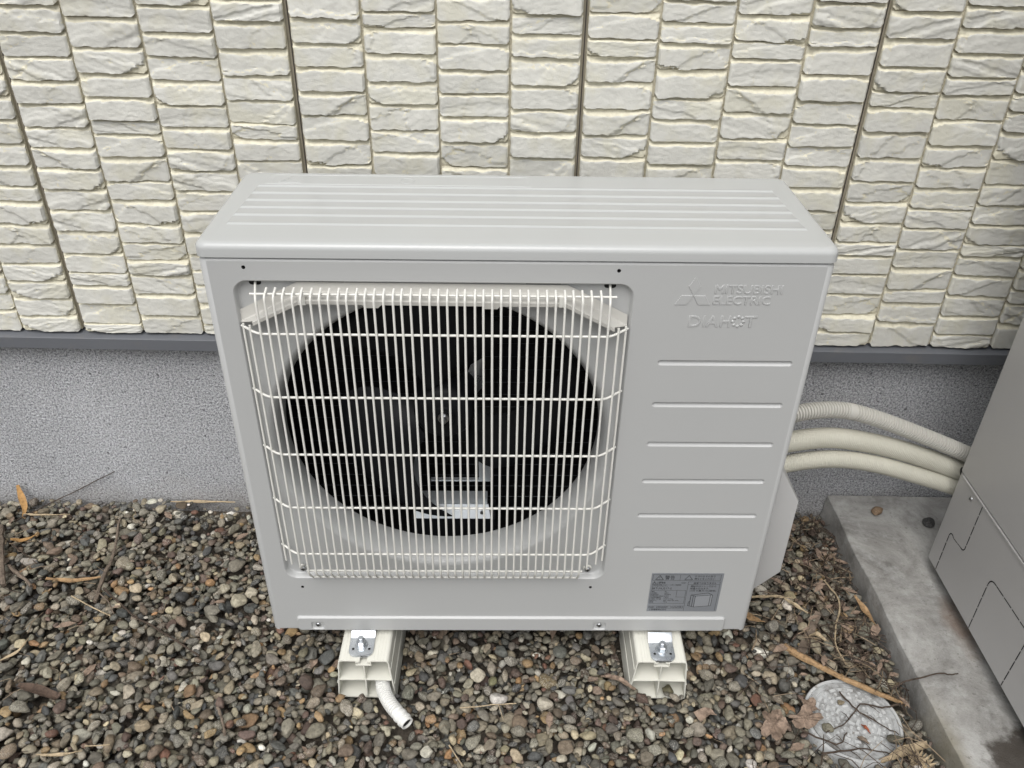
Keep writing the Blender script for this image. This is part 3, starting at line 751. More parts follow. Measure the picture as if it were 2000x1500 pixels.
# faint pressed warning marks at the back of the lid
def emboss_ring(pts, w=0.0009, h=0.0005):
    mb = MB(); n = len(pts); c = (sum(p[0] for p in pts)/n, sum(p[1] for p in pts)/n)
    def sc(k): return [(c[0]+(p[0]-c[0])*k, c[1]+(p[1]-c[1])*k) for p in pts]
    s = 1 - w*2/max(abs(pts[0][0]-c[0])+abs(pts[0][1]-c[1]), 0.004)
    mb.loops([[(x, y, ZT-0.0001) for x, y in sc(1.03)], [(x, y, ZT+h) for x, y in sc(1.0)], [(x, y, ZT+h) for x, y in sc(s)], [(x, y, ZT-0.0001) for x, y in sc(s-0.03)]])
    return mb
emboss_ring([(-0.345, 0.212), (-0.315, 0.212), (-0.330, 0.238)]).build('pressed_triangle', M_lid, lid, smooth=20)
emboss_ring([(-0.160 + 0.011*math.cos(2*PI*i/20), 0.224 + 0.011*math.sin(2*PI*i/20)) for i in range(20)]).build('pressed_ring', M_lid, lid, smooth=20)
emboss_ring(rrect(-0.362, 0.020, 0.206, 0.244, 0.004, 3), 0.0008, 0.0004).build('pressed_frame', M_lid, lid, smooth=20)
# lid screw boss on the left flank
lb = MB(); lb.lathe([(0.0, -0.007), (0.006, -0.007), (0.0075, -0.004), (0.0075, 0.002)], (-HW-0.001, 0.085, HB-0.012), 'x', 16); lb.build('side_screw', M_cover, hp, smooth=40)

# base lip along the foot of the front, with notched screw seats
bl = MB(); plate(bl, rrect(-0.3590, 0.3620, 0.0040, 0.0312, 0.0035, 4), [rrect(x-0.011, x+0.011, 0.0052, 0.0235, 0.004, 4) for x in (-0.3268, 0.1507)], -0.0042)
o_ = rrect(-0.3590, 0.3620, 0.0040, 0.0312, 0.0035, 4)
o1 = rrect(-0.3604, 0.3634, 0.0026, 0.0326, 0.0045, 4); o2 = rrect(-0.3614, 0.3644, 0.0016, 0.0342, 0.005, 4)
bl.loops([[(x, -0.0042, z) for x, z in o_], [(x, -0.0034, z) for x, z in o1], [(x, 0.0006, z) for x, z in o2]])
for x in (-0.3268, 0.1507):
    a = rrect(x-0.011, x+0.011, 0.0052, 0.0235, 0.004, 4); b = rrect(x-0.0095, x+0.0095, 0.0066, 0.0220, 0.003, 4)
    bl.loops([[(p, -0.0042, q) for p, q in a], [(p, -0.0014, q) for p, q in b]], cap1=True)
bl.build('base_lip', M_body, hp, smooth=42)
for x in (-0.3268, 0.1507): screw_mesh('screw', x, -0.0014, 0.0140, 0.0046, hp)

# pipe cover on the right flank
pc = MB()
poly = [(HW-0.0005, 0.346), (0.4655, 0.242), (0.4668, 0.080), (HW-0.0005, 0.012)]
def cov(d, y): 
    q = [(poly[0][0], poly[0][1]-d*1.6), (poly[1][0]-d, poly[1][1]-d*0.8), (poly[2][0]-d, poly[2][1]+d*0.6), (poly[3][0], poly[3][1]+d*1.5)]
    return [(x, y, z) for x, z in q]
pc.loops([cov(0.004, 0.058), cov(0.0012, 0.0592), cov(0, 0.062), cov(0, 0.215)], cap0=True, cap1=True)
pc.build('pipe_cover', M_cover, hp, smooth=30)

# mark and maker's lettering pressed into the front
def diamond(pts):
    mb = MB(); n = len(pts); cx = sum(p[0] for p in pts)/n; cz = sum(p[1] for p in pts)/n
    def ring(k): return [(cx + (x-cx)*k, cz + (z-cz)*k) for x, z in pts]
    mb.loops([[(x, 0.0002, z) for x, z in ring(1.05)], [(x, -0.0009, z) for x, z in ring(0.98)]], cap1=True)
    return mb
cz0 = 0.6445; cx0 = 0.2272
hh, hw2 = 0.0265, 0.0077
em = [[(cx0, cz0), (cx0+hw2, cz0+hh/2), (cx0, cz0+hh), (cx0-hw2, cz0+hh/2)],
      [(cx0, cz0), (cx0-hw2, cz0-hh/2), (cx0-hw2*3, cz0-hh/2), (cx0-hw2*2, cz0)],
      [(cx0, cz0), (cx0+hw2*2, cz0), (cx0+hw2*3, cz0-hh/2), (cx0+hw2, cz0-hh/2)]]
for d in em: diamond(d).build('emblem_diamond', M_body, hp, smooth=0)
def fit_text(body, x0, x1, z0, z1, y, material, parent, name='lettering', extrude=0.0003, bevel=0.0, shear=0.0):
    o = text_mesh(name, body, 1.0, 0, 0, 0, material, parent, extrude=0.0, shear=shear)
    me = o.data; n = len(me.vertices)
    if n == 0: return o
    bpy.data.objects.remove(o)
    s = (z1-z0)/0.73
    o = text_mesh(name, body, s, 0, 0, 0, material, parent, extrude=extrude, bevel=bevel, shear=shear)
    me = o.data; n = len(me.vertices); co = np.empty(n*3, np.float32); me.vertices.foreach_get('co', co); co = co.reshape(-1, 3)
    mn, mx = co.min(0), co.max(0)
    co[:, 0] = x0 + (co[:, 0]-mn[0])*(x1-x0)/max(1e-6, mx[0]-mn[0]); co[:, 2] = z0 + (co[:, 2]-mn[2])*(z1-z0)/max(1e-6, mx[2]-mn[2]); co[:, 1] += y
    me.vertices.foreach_set('co', co.ravel()); me.update(); return o
fit_text('MITSUBISHI', 0.2540, 0.3425, 0.6475, 0.6605, 0.0003, M_body, hp, extrude=0.0006, bevel=0.0004)
fit_text('ELECTRIC', 0.2540, 0.3290, 0.6315, 0.6445, 0.0003, M_body, hp, extrude=0.0006, bevel=0.0004)
fit_text('D', 0.2258, 0.2420, 0.5980, 0.6150, 0.0003, M_body, hp, extrude=0.0006, bevel=0.0004)
fit_text('I', 0.2450, 0.2472, 0.5980, 0.6150, 0.0003, M_body, hp, extrude=0.0006, bevel=0.0004)
fit_text('A', 0.2490, 0.2655, 0.5980, 0.6150, 0.0003, M_body, hp, extrude=0.0006, bevel=0.0004)
fit_text('H', 0.2680, 0.2815, 0.5980, 0.6150, 0.0003, M_body, hp, extrude=0.0006, bevel=0.0004)
fit_text('T', 0.3000, 0.3160, 0.5980, 0.6150, 0.0003, M_body, hp, extrude=0.0006, bevel=0.0004)
dm = MB()
for i in range(8):
    a = 2*PI*i/8
    dm.lathe([(0.0024, 0.0002), (0.0020, -0.0006), (0.0011, -0.0010), (0.0001, -0.0011)], (0.2915 + 0.0072*math.cos(a), 0, 0.6065 + 0.0072*math.sin(a)), 'y', 12)
dm.build('dotted_letter', M_body, hp, smooth=60)

# rating label
lab = MB(); lab.prism(rrect(0.2283, 0.3464, 0.0478, 0.1380, 0.0006, 2), -0.0005, 0.0002)
label = lab.build('rating_label', M_label, hp, smooth=0); tag(label, 'grey foil rating label with warning text and a small drawing of the unit')
LX, LZ, LW, LH = 0.2283, 0.0478, 0.1181, 0.0902
def lx(u): return LX + LW*u
def lz(v): return LZ + LH*v
YL = -0.00055
def lines(segs, w=0.00045, y=YL-0.0001, material=None, name='ruled_line'):
    mb = MB()
    for (u0, v0, u1, v1) in segs:
        a = Vector((lx(u0), lz(v0))); b = Vector((lx(u1), lz(v1))); d = (b-a).normalized(); n = Vector((-d.y, d.x))*w/2
        mb.add([(p.x, y, p.y) for p in (a+n, a-n, b-n, b+n)], [(0, 1, 2, 3)])
    return mb.build(name, material or M_ink, label, smooth=0, fix=False)
lines([(0.02, 0.965, 0.965, 0.965), (0.02, 0.965, 0.02, 0.82), (0.02, 0.82, 0.965, 0.82), (0.965, 0.965, 0.965, 0.82), (0.40, 0.965, 0.40, 0.82),
       (0.525, 0.785, 0.97, 0.785), (0.525, 0.785, 0.525, 0.02), (0.97, 0.785, 0.97, 0.02), (0.525, 0.715, 0.97, 0.715),
       (0.02, 0.56, 0.51, 0.56), (0.02, 0.56, 0.02, 0.215), (0.02, 0.215, 0.51, 0.215), (0.51, 0.56, 0.51, 0.215), (0.385, 0.56, 0.385, 0.385), (0.385, 0.385, 0.51, 0.385),
       (0.02, 0.145, 0.34, 0.145), (0.02, 0.085, 0.34, 0.085), (0.02, 0.145, 0.02, 0.085), (0.34, 0.145, 0.34, 0.085),
       (0.355, 0.145, 0.505, 0.145), (0.355, 0.085, 0.505, 0.085), (0.355, 0.145, 0.355, 0.085), (0.505, 0.145, 0.505, 0.085)])
def tri(u, v, s, aspect=1.3):
    return [(u - s*aspect/2, v, u + s*aspect/2, v), (u - s*aspect/2, v, u, v + s), (u, v + s, u + s*aspect/2, v)]
lines(tri(0.115, 0.838, 0.108, 1.0), 0.0009, name='warning_triangle'); lines(tri(0.52, 0.838, 0.108, 1.0), 0.0008, name='warning_triangle')
def lt(s, u0, u1, v0, v1): return fit_text(s, lx(u0), lx(u1), lz(v0), lz(v1), YL-0.0001, M_ink, label, extrude=0.00002)
lt('!', 0.112, 0.119, 0.85, 0.91)
lt('警告', 0.19, 0.325, 0.84, 0.945)
lt('ケガのおそれあり', 0.60, 0.885, 0.90, 0.948); lt('棒などを入れない', 0.60, 0.885, 0.838, 0.886)
lt('三菱電機', 0.085, 0.205, 0.735, 0.785); lt('<H>', 0.425, 0.495, 0.735, 0.775)
lt('家庭用給湯機 CO2ヒートポンプ給湯機', 0.025, 0.43, 0.685, 0.72); lt('ヒートポンプユニット', 0.025, 0.245, 0.652, 0.678)
lt('SRT-MUS17-S', 0.025, 0.305, 0.585, 0.635)
lt('故障ではありません', 0.60, 0.92, 0.725, 0.775)
lt('運転中はドレン口から', 0.565, 0.925, 0.645, 0.695); lt('結露水が出ます。', 0.565, 0.835, 0.585, 0.635); lt('(1日で最大15L程度)', 0.565, 0.935, 0.525, 0.575)
for q, (a, b) in enumerate((('電源', '単相'), ('定格電圧', '200V'), ('定格周波数', '50/60Hz'), ('中間期標準加熱能力', '4.5kW'), ('中間期消費電力', '1.0kW'), ('冷媒名・封入量', 'CO2 0.70kg'), ('設計圧力', '高圧 14MPa 低圧 8MPa'), ('質量', '45kg'))):
    v0 = 0.515 - q*0.0395
    lt(a, 0.03, 0.03 + 0.021*len(a), v0, v0 + 0.028); lt(b, 0.215, 0.215 + 0.0135*len(b), v0, v0 + 0.028)
lt('製造番号', 0.03, 0.10, 0.100, 0.130); lt('69025569', 0.13, 0.29, 0.098, 0.133); lt('2025年製', 0.365, 0.49, 0.098, 0.133)
lt('三菱電機株式会社', 0.03, 0.28, 0.025, 0.070)
for d in ([(0.052, 0.757), (0.060, 0.776), (0.052, 0.797), (0.044, 0.776)], [(0.052, 0.757), (0.042, 0.740), (0.022, 0.740), (0.032, 0.757)], [(0.052, 0.757), (0.072, 0.757), (0.082, 0.740), (0.062, 0.740)]):
    p = MB(); p.add([(lx(u), YL-0.0001, lz(v)) for u, v in d], [tuple(range(4))]); p.build('emblem_diamond', M_ink, label, smooth=0, fix=False)
# outline drawing of the unit on the label
p = MB(); p.add([(lx(u), YL-0.00005, lz(v)) for u, v in ((0.66, 0.12), (0.90, 0.155), (0.90, 0.44), (0.66, 0.41))], [(0, 1, 2, 3)]); p.build('drawing_face', M_lightlabel, label, smooth=0, fix=False)
lines([(0.66, 0.12, 0.90, 0.155), (0.90, 0.155, 0.90, 0.44), (0.90, 0.44, 0.66, 0.41), (0.66, 0.41, 0.66, 0.12), (0.66, 0.41, 0.595, 0.44), (0.595, 0.44, 0.83, 0.495), (0.83, 0.495, 0.90, 0.44),
       (0.595, 0.44, 0.595, 0.15), (0.595, 0.15, 0.66, 0.12), (0.63, 0.42, 0.63, 0.135), (0.575, 0.26, 0.595, 0.26), (0.575, 0.26, 0.575, 0.15), (0.575, 0.15, 0.595, 0.15), (0.87, 0.43, 0.87, 0.15)], 0.0008, name='drawing_line')

# galvanised mounting feet with bolts
for fx, fy in ((-0.2515, -0.0005), (0.2555, -0.0095)):
    zt = 0.0905 - ZB + 0.0012
    ft_ = MB(); L = []
    prof = [(-0.0475, zt), (-0.0465, zt+0.0022), (-0.0120, zt+0.0022), (-0.0065, zt+0.006), (0.0045, 0.0028), (0.09, 0.0028)]
    def hwid(y): return 0.0205 if y > -0.036 else 0.0205 - 0.012*(1 - math.sqrt(max(0, 1 - ((-0.036 - y)/0.012)**2)))
    rows = []
    for y, z in [(-0.0475, zt), (-0.0470, zt+0.0018), (-0.0440, zt+0.0022), (-0.040, zt+0.0022), (-0.036, zt+0.0022), (-0.0125, zt+0.0022), (-0.0095, zt+0.0030), (-0.0065, zt+0.0055), (0.0010, 0.0000), (0.004, 0.0010)]:
        h = hwid(y); rows.append([(fx-h, fy+y, z), (fx-h*0.9, fy+y, z+0.0004), (fx, fy+y, z+0.0004), (fx+h*0.9, fy+y, z+0.0004), (fx+h, fy+y, z)])
    ft_.loops(rows, close=False)
    rows2 = [[(x, y, z-0.0022) for x, y, z in r] for r in rows]; ft_.loops(rows2, close=False)
    ft_.loops([[r[0] for r in rows], [r[0] for r in rows2]], close=False); ft_.loops([[r[-1] for r in rows], [r[-1] for r in rows2]], close=False); ft_.loops([rows[0], rows2[0]], close=False)
    foot = ft_.build('mounting_foot', M_galv, hp, smooth=40)
    bc = (fx - 0.0005, fy - 0.0245, zt + 0.0026)
    wsh = MB(); wsh.lathe([(0.0, 0.0020), (0.0098, 0.0020), (0.0105, 0.0012), (0.0105, -0.0004)], bc, 'z', 24); wsh.build('washer', M_galv, foot, smooth=40)
    nt = MB(); nt.lathe([(0.0, 0.0105), (0.0062, 0.0105), (0.0083, 0.0090), (0.0083, 0.0018)], bc, 'z', 6); nt.build('hex_nut', M_galv, foot, smooth=25)
    st = MB(); st.lathe([(0.0, 0.0185), (0.0040, 0.0185)] + [(0.0048 - 0.0006*(i % 2), 0.0178 - 0.0009*i) for i in range(10)], bc, 'z', 16); st.build('bolt', M_galv, foot, smooth=40)
    for sx in (-0.0135, 0.0135):
        hl = MB(); hl.lathe([(0.0022, 0.0008), (0.0001, 0.0008)], (fx+sx, fy-0.0335, zt+0.0022), 'z', 12); hl.build('hole', M_hole, foot, smooth=0)

# ================================================================== MOUNTING BLOCKS
def block(cx, label, y0):
    root = empty('mounting_block', (cx, 0.12, 0.0), 0.004, label, 'block', 'cream blocks under the heat pump')
    T = 0.0021; ZTOP = 0.0905; Y0, Y1 = y0 - 0.12, 0.35 - 0.12
    def strip(mb, a, b, t=T):
        a, b = Vector(a), Vector(b); d = (b-a).normalized(); n = Vector((-d.y, d.x))*t/2
        mb.prism([(a+n).to_tuple(), (a-n).to_tuple(), (b-n).to_tuple(), (b+n).to_tuple()], Y0, Y1)
    # shell: one bent wall following the outline, slotted along the middle of the top
    def outline(sgn):
        pts = [(sgn*0.0078, ZTOP)]
        r = 0.007
        for i in range(7):
            a = R(90*i/6); pts.append((sgn*(0.0425 - r + r*math.sin(a)), ZTOP - r + r*math.cos(a)))
        pts += [(sgn*0.0440, 0.066), (sgn*0.0462, 0.042), (sgn*0.0482, 0.018), (sgn*0.0505, -0.006)]
        return pts
    sh = MB()
    for sgn in (-1, 1):
        o = outline(sgn); inn = []
        for i, p in enumerate(o):
            a = Vector(o[max(0, i-1)]); b = Vector(o[min(len(o)-1, i+1)]); d = (b-a).normalized(); n = Vector((d.y, -d.x))*sgn
            inn.append((p[0] + n.x*T, p[1] + n.y*T))
        sec = o + inn[::-1]
        sh.loops([[(x, y, z) for x, z in sec] for y in (Y0, Y1)], True, True, True)
    sh.prism([(-0.0505, -0.006), (0.0505, -0.006), (0.0505, -0.004), (-0.0505, -0.004)], Y0, Y1)
    sh.build('shell', M_block, root, smooth=40)
    tr = MB()
    for s in (-1, 1): tr.prism([(s*0.0078, ZTOP-0.0005), (s*0.0060, ZTOP-0.0005), (s*0.0060, ZTOP-0.0040), (s*0.0115, ZTOP-0.0040), (s*0.0115, ZTOP-0.0115), (s*0.0130, ZTOP-0.0115), (s*0.0130, ZTOP-0.0022), (s*0.0078, ZTOP-0.0022)], Y0-0.0006, Y1)
    tr.prism([(-0.0130, ZTOP-0.0115), (0.0130, ZTOP-0.0115), (0.0130, ZTOP-0.0098), (-0.0130, ZTOP-0.0098)], Y0-0.0008, Y1)
    tr.build('top_channel', M_block, root, smooth=0)
    wb = MB(); strip(wb, (0.0005, -0.004), (0.0, ZTOP-0.0115), 0.0017); wb.build('web', M_block, root, smooth=0)
    wb = MB(); strip(wb, (-0.0452, 0.0405), (-0.0006, 0.0415), 0.0017); strip(wb, (0.0010, 0.0415), (0.0452, 0.0405), 0.0017); wb.build('web', M_block, root, smooth=0)
    rb = MB()
    for s in (-1, 1):
        for z, x in ((0.0700, 0.0442), (0.0320, 0.0477)):
            rb.prism([(s*x, z+0.0014), (s*(x+0.0013), z), (s*x, z-0.0014)], Y0+0.0004, Y1)
        for x in (0.0330, 0.0280, 0.0230, 0.0180):
            rb.prism([(s*x - 0.0005, ZTOP-0.0001), (s*x, ZTOP+0.0004), (s*x + 0.0005, ZTOP-0.0001)], Y0+0.0004, Y1)
    rb.build('ridge_lines', M_block, root, smooth=0)
    return root
block(-0.2455, 'cream hollow plastic block under the fan side, with the drain hose coming out', -0.0600)
block(0.2535, 'cream hollow plastic block under the label side, without a hose', -0.0520)

# ================================================================== DRAIN HOSE AND PIPES
def bez(pts, n=60):
    P = [Vector(p) for p in pts]; out = []
    Q = [P[0]*2 - P[1]] + P + [P[-1]*2 - P[-2]]
    for i in range(len(P)-1):
        a, b, c, d = Q[i:i+4]
        for k in range(n):
            t = k/n; out.append(0.5*((2*b) + (c-a)*t + (2*a-5*b+4*c-d)*t*t + (3*b-a-3*c+d)*t**3))
    out.append(P[-1]); return out
def corr(path, r, amp, pitch, n=20, cuff=None):
    # resample by arc length at a sixth of the pitch
    pts = [path[0]]; acc = 0; step = pitch/6; prev = path[0]
    for p in path[1:]:
        while (p-prev).length >= step - acc:
            t = (step-acc)/(p-prev).length; prev = prev + (p-prev)*t; pts.append(prev); acc = 0
        acc += (p-prev).length; prev = p
    rads = []
    for i in range(len(pts)):
        s = i*step; cw = math.cos(2*PI*s/pitch); q = r + (amp if cw > -0.4 else -amp*1.5) if amp > 0.0008 else r + amp*cw
        if cuff and any(a <= s <= b for a, b in cuff): q = r + amp*1.2
        rads.append(q)
    return pts, rads
path = bez([(-0.2190, 0.10, 0.018), (-0.2190, 0.00, 0.019), (-0.2180, -0.052, 0.022), (-0.2010, -0.092, 0.026), (-0.1670, -0.1300, 0.024)], 40)
pts, rads = corr(path, 0.0112, 0.0010, 0.0048)
n = len(pts)
for i in range(n):
    s = (n-1-i)
    if s < 8: rads[i] = 0.0112
    elif s < 34: rads[i] = 0.0116 + 0.0010*(1 if (s//7) % 2 else 0)
h = MB(); h.tube(pts, rads, 22, caps=False)
end, d = pts[-1], (pts[-1]-pts[-3]).normalized()
ea = d.orthogonal().normalized(); eb = d.cross(ea)
h.loops([[end + d*o_ + (ea*math.cos(2*PI*j/22) + eb*math.sin(2*PI*j/22))*r_ for j in range(22)] for o_, r_ in ((-0.001, 0.0112), (0.0006, 0.0110), (0.0010, 0.0100), (0.0008, 0.0090), (-0.003, 0.0086), (-0.03, 0.0086))])
hose = h.build('drain_hose', M_hose, smooth=60)
tag(hose, 'white corrugated drain hose bending out of the block onto the gravel', 'hose')
hm = MB(); c0 = end - d*0.0035; hm.tube([c0, c0 + d*0.0004], [0.0085, 0.0085], 22); hm.build('hose_bore', M_hole, hose, smooth=0)

p1 = bez([(0.36, 0.195, 0.360), (0.44, 0.215, 0.395), (0.5080, 0.235, 0.4050), (0.575, 0.25, 0.4000), (0.633, 0.255, 0.3840), (0.715, 0.258, 0.3520), (0.824, 0.258, 0.3060), (0.92, 0.255, 0.262)], 24)
pts, rads = corr(p1, 0.0138, 0.0012, 0.0056, cuff=[(0.246, 0.257)])
m = MB(); m.tube(pts, rads, 20); tag(m.build('corrugated_conduit', M_pipe_g, smooth=60), 'thin-ribbed pale grey conduit, topmost of the three pipes behind the heat pump', 'pipe', 'pipes between the two appliances')
p2 = bez([(0.36, 0.215, 0.300), (0.44, 0.225, 0.330), (0.502, 0.235, 0.3410), (0.571, 0.248, 0.3400), (0.648, 0.255, 0.3250), (0.735, 0.26, 0.2980), (0.832, 0.262, 0.2600), (0.92, 0.258, 0.222)], 24)
pts, rads = corr(p2, 0.0185, 0.0004, 0.0036)
m = MB(); m.tube(pts, rads, 24); tag(m.build('insulated_pipe', M_pipe_c, smooth=60), 'cream insulated pipe, thickest and middle one of the three pipes', 'pipe', 'pipes between the two appliances')
p3 = bez([(0.36, 0.195, 0.262), (0.44, 0.210, 0.288), (0.505, 0.222, 0.3020), (0.580, 0.232, 0.3040), (0.658, 0.240, 0.2890), (0.745, 0.246, 0.2600), (0.819, 0.250, 0.2330), (0.92, 0.252, 0.195)], 24)
pts, rads = corr(p3, 0.0158, 0.0004, 0.0036)
m = MB(); m.tube(pts, rads, 24); tag(m.build('insulated_pipe', M_pipe_c, smooth=60), 'cream insulated pipe, lowest of the three pipes', 'pipe', 'pipes between the two appliances')

# ================================================================== WATER TANK AT THE RIGHT
TX, TYB, TYF = 0.802, 0.213, -0.46
tank = empty('hot_water_tank', (TX + 0.3, -0.12, SLAB_Z), 0, 'tall grey metal tank cabinet on the concrete at the right edge', 'tank')
ox, oy, oz = TX + 0.3, -0.12, SLAB_Z
vert = lambda e: abs(e.verts[0].co.z - e.verts[1].co.z) > 0.05
bevel_box('body', TX-ox, TX+0.6-ox, TYF-oy, TYB-oy, 0.3035-oz, 1.86-oz, 0.010, M_tank, tank, 4, vert)
sk = bevel_box('leg_cover', TX+0.0012-ox, TX+0.599-ox, TYF+0.001-oy, TYB-0.001-oy, 0.091-oz, 0.3000-oz, 0.009, M_tank, tank, 4, vert)
lipm = MB(); lipm.box(TX-0.0008-ox, TX+0.02-ox, TYF+0.02-oy, TYB-0.016-oy, 0.2960-oz, 0.2995-oz); lipm.build('seam_lip', M_tank, tank, smooth=0)
for yy in (0.13, -0.36):
    for xx in (0.09, 0.50):
        lg = MB(); lg.box(TX+xx-ox, TX+xx+0.05-ox, yy-oy, yy+0.05-oy, 0.0, 0.10-oz); lg.build('leg', M_galv, tank, smooth=0)
def dashes(pts, dash, gap, w=0.0020):
    mb = MB(); pts = [Vector(p) for p in pts]
    for a, b in zip(pts[:-1], pts[1:]):
        Lg = (b-a).length; dd = (b-a).normalized(); nn = Vector((-dd.y, dd.x))*w/2; s = 0
        while s < Lg - 0.0005:
            e = min(Lg, s+dash); A = a + dd*s; B = a + dd*e
            mb.add([(TX+0.0008-ox, q.x-oy, q.y-oz) for q in (A+nn, A-nn, B-nn, B+nn)], [(0, 1, 2, 3)])
            s = e + gap
    return mb
dashes([(0.171, 0.0925), (0.172, 0.178)], 0.0205, 0.0030).build('knockout_slit', M_hole, sk, smooth=0, fix=False)
dashes([(0.172, 0.179), (0.1705, 0.184), (0.167, 0.187), (0.162, 0.187), (0.158, 0.185)], 1, 0).build('knockout_slit', M_hole, sk, smooth=0, fix=False)
dashes([(0.1575, 0.1845), (0.129, 0.1885)], 0.014, 0.0012, 0.0013).build('knockout_slit', M_hole, sk, smooth=0, fix=False)
dashes([(0.130, 0.188), (0.125, 0.1885), (0.121, 0.191), (0.119, 0.196), (0.119, 0.203)], 1, 0).build('knockout_slit', M_hole, sk, smooth=0, fix=False)
dashes([(0.119, 0.205), (0.120, 0.296)], 0.0205, 0.0030).build('knockout_slit', M_hole, sk, smooth=0, fix=False)
dashes([(0.031, 0.0925), (0.033, 0.198)], 0.0225, 0.0030).build('knockout_slit', M_hole, sk, smooth=0, fix=False)
dashes([(0.033, 0.199), (0.0315, 0.206), (0.0275, 0.2115), (0.0215, 0.2145), (0.014, 0.215)], 1, 0).build('knockout_slit', M_hole, sk, smooth=0, fix=False)
dashes([(0.013, 0.215), (-0.080, 0.218)], 0.0225, 0.0030).build('knockout_slit', M_hole, sk, smooth=0, fix=False)
dashes([(-0.080, 0.218), (-0.089, 0.216), (-0.092, 0.208)], 1, 0).build('knockout_slit', M_hole, sk, smooth=0, fix=False)
dashes([(-0.092, 0.206), (-0.088, 0.0925)], 0.0225, 0.0030).build('knockout_slit', M_hole, sk, smooth=0, fix=False)
sc_ = MB(); sc_.lathe([(0.0001, -0.0026), (0.0022, -0.0024), (0.0040, -0.0014), (0.0046, 0.0002)], (TX+0.0012-ox, 0.156-oy, 0.281-oz), 'x', 18); sc_.build('screw', M_screw, tank, smooth=50)
nt_ = MB(); nt_.lathe([(0.009, -0.0008), (0.0001, -0.0008)], (TX+0.0040-ox, TYB-0.006-oy, 0.2995-oz), 'x', 18); nt_.build('corner_notch', M_hole, tank, smooth=0)

# ================================================================== DRAIN COVER
MHX, MHY, MHZ, MHR = 0.576, -0.100, 0.013, 0.0800
mh = empty('drain_cover', (MHX, MHY, 0.0), 0.3, 'round light grey plastic drain cover half buried among leaves by the slab', 'drain cover')
rm = MB(); rm.lathe([(MHR, -0.03), (MHR, MHZ-0.002), (MHR-0.0015, MHZ), (0.0745, MHZ), (0.0735, MHZ-0.003), (0.0725, MHZ-0.003)], (0, 0, 0), 'z', 72); rm.build('rim', M_mh, mh, smooth=40)
pb = MB(); pb.lathe([(0.0725, MHZ-0.003), (0.0718, MHZ-0.0006), (0.0655, MHZ-0.0006), (0.0650, MHZ-0.0018), (0.0635, MHZ-0.0018), (0.0632, MHZ-0.0012), (0.0001, MHZ-0.0012)], (0, 0, 0), 'z', 72); plate_o = pb.build('lid_plate', M_mhf, mh, smooth=40)
for ri, (rr_, cnt, kind) in enumerate(((0.0585, 24, 'b'), (0.0500, 26, 'c'), (0.0420, 16, 'b'), (0.0335, 18, 'c'), (0.0255, 9, 'b'), (0.0170, 9, 'c'), (0.0085, 4, 'b'))):
    for q in range(cnt):
        a = 2*PI*q/cnt + ri*0.37; c = (rr_*math.cos(a), rr_*math.sin(a)); s = MB()
        if kind == 'c' or (q % 4 == 3): s.lathe([(0.0031, MHZ-0.0014), (0.0027, MHZ+0.0006), (0.0019, MHZ+0.0006), (0.0016, MHZ-0.0004), (0.0001, MHZ-0.0004)], (c[0], c[1], 0), 'z', 10)
        else:
            t = Vector((-math.sin(a), math.cos(a))); r_ = Vector((math.cos(a), math.sin(a))); l2, w2 = 0.0052, 0.0024
            def co(k, zz): return [(c[0] + (t.x*e*l2 + r_.x*f*w2)*k, c[1] + (t.y*e*l2 + r_.y*f*w2)*k, zz) for e, f in ((-1, -1), (1, -1), (1, 1), (-1, 1))]
            s.loops([co(1.06, MHZ-0.0014), co(0.95, MHZ+0.0006)], cap1=True)
        s.build('stud', M_mh, plate_o, smooth=30)

# ================================================================== GRAVEL (uncountable: one object, pebbles dropped onto each other)
def ico(sub):
    bm = bmesh.new(); bmesh.ops.create_icosphere(bm, subdivisions=sub, radius=1.0)
    v = np.array([p.co[:] for p in bm.verts]); f = np.array([[q.index for q in p.verts] for p in bm.faces]); bm.free(); return v, f
IV, IF = ico(3)
IV2, IF2 = ico(2)
def shape_variant(V, seed):
    rs = np.random.RandomState(seed); out = V.copy()
    for _ in range(rs.randint(5, 12)):            # worn flats
        d = rs.normal(size=3); d /= np.linalg.norm(d); lim = rs.uniform(0.50, 0.85)
        t = out @ d; over = np.maximum(t - lim, 0); out -= np.outer(over*0.85, d)
    ph = rs.uniform(0, 6.28, 6); k = rs.normal(size=(3, 3))*1.3
    out *= (1 + 0.12*np.sin(V @ k[0] + ph[0]) + 0.09*np.sin(V @ k[1]*1.5 + ph[1]) + 0.04*np.sin(V @ k[2]*2.6 + ph[2]))[:, None]
    return out/np.abs(out).max(0)
VAR3 = [shape_variant(IV, 40+i) for i in range(18)]; VAR2 = [shape_variant(IV2, 40+i) for i in range(18)]
GX0, GX1, GY0, GY1, CELL = -1.55, 0.72, -0.46, 0.42, 0.0023
gw, gh = int((GX1-GX0)/CELL), int((GY1-GY0)/CELL)
XX, YY = np.meshgrid(GX0 + (np.arange(gw)+0.5)*CELL, GY0 + (np.arange(gh)+0.5)*CELL)
def bumpf(x, y): return 0.004*np.sin(x*5.1+1.0)*np.cos(y*7.3) + 0.003*np.sin(x*13+y*9)
H = -0.019 + bumpf(XX, YY) + 0.022*np.clip((YY-0.30)/0.12, 0, 1)*np.exp(-((XX+0.60)/0.22)**2) - 0.004*np.exp(-((XX+0.25)/0.4)**2)
BLOCKED = XX > (0.677 + (0.42-YY)*0.030 - 0.001)
for cx, yf in ((-0.2455, -0.060), (0.2535, -0.052)): BLOCKED |= (np.abs(XX-cx) < 0.0525) & (YY > yf - 0.002) & (YY < 0.352)
MHM = (XX-MHX)**2 + (YY-MHY)**2 < (MHR+0.001)**2
H[MHM] = np.maximum(H[MHM], MHZ + 0.03)
hx = np.array([(p.x, p.y) for p in path[::6]])
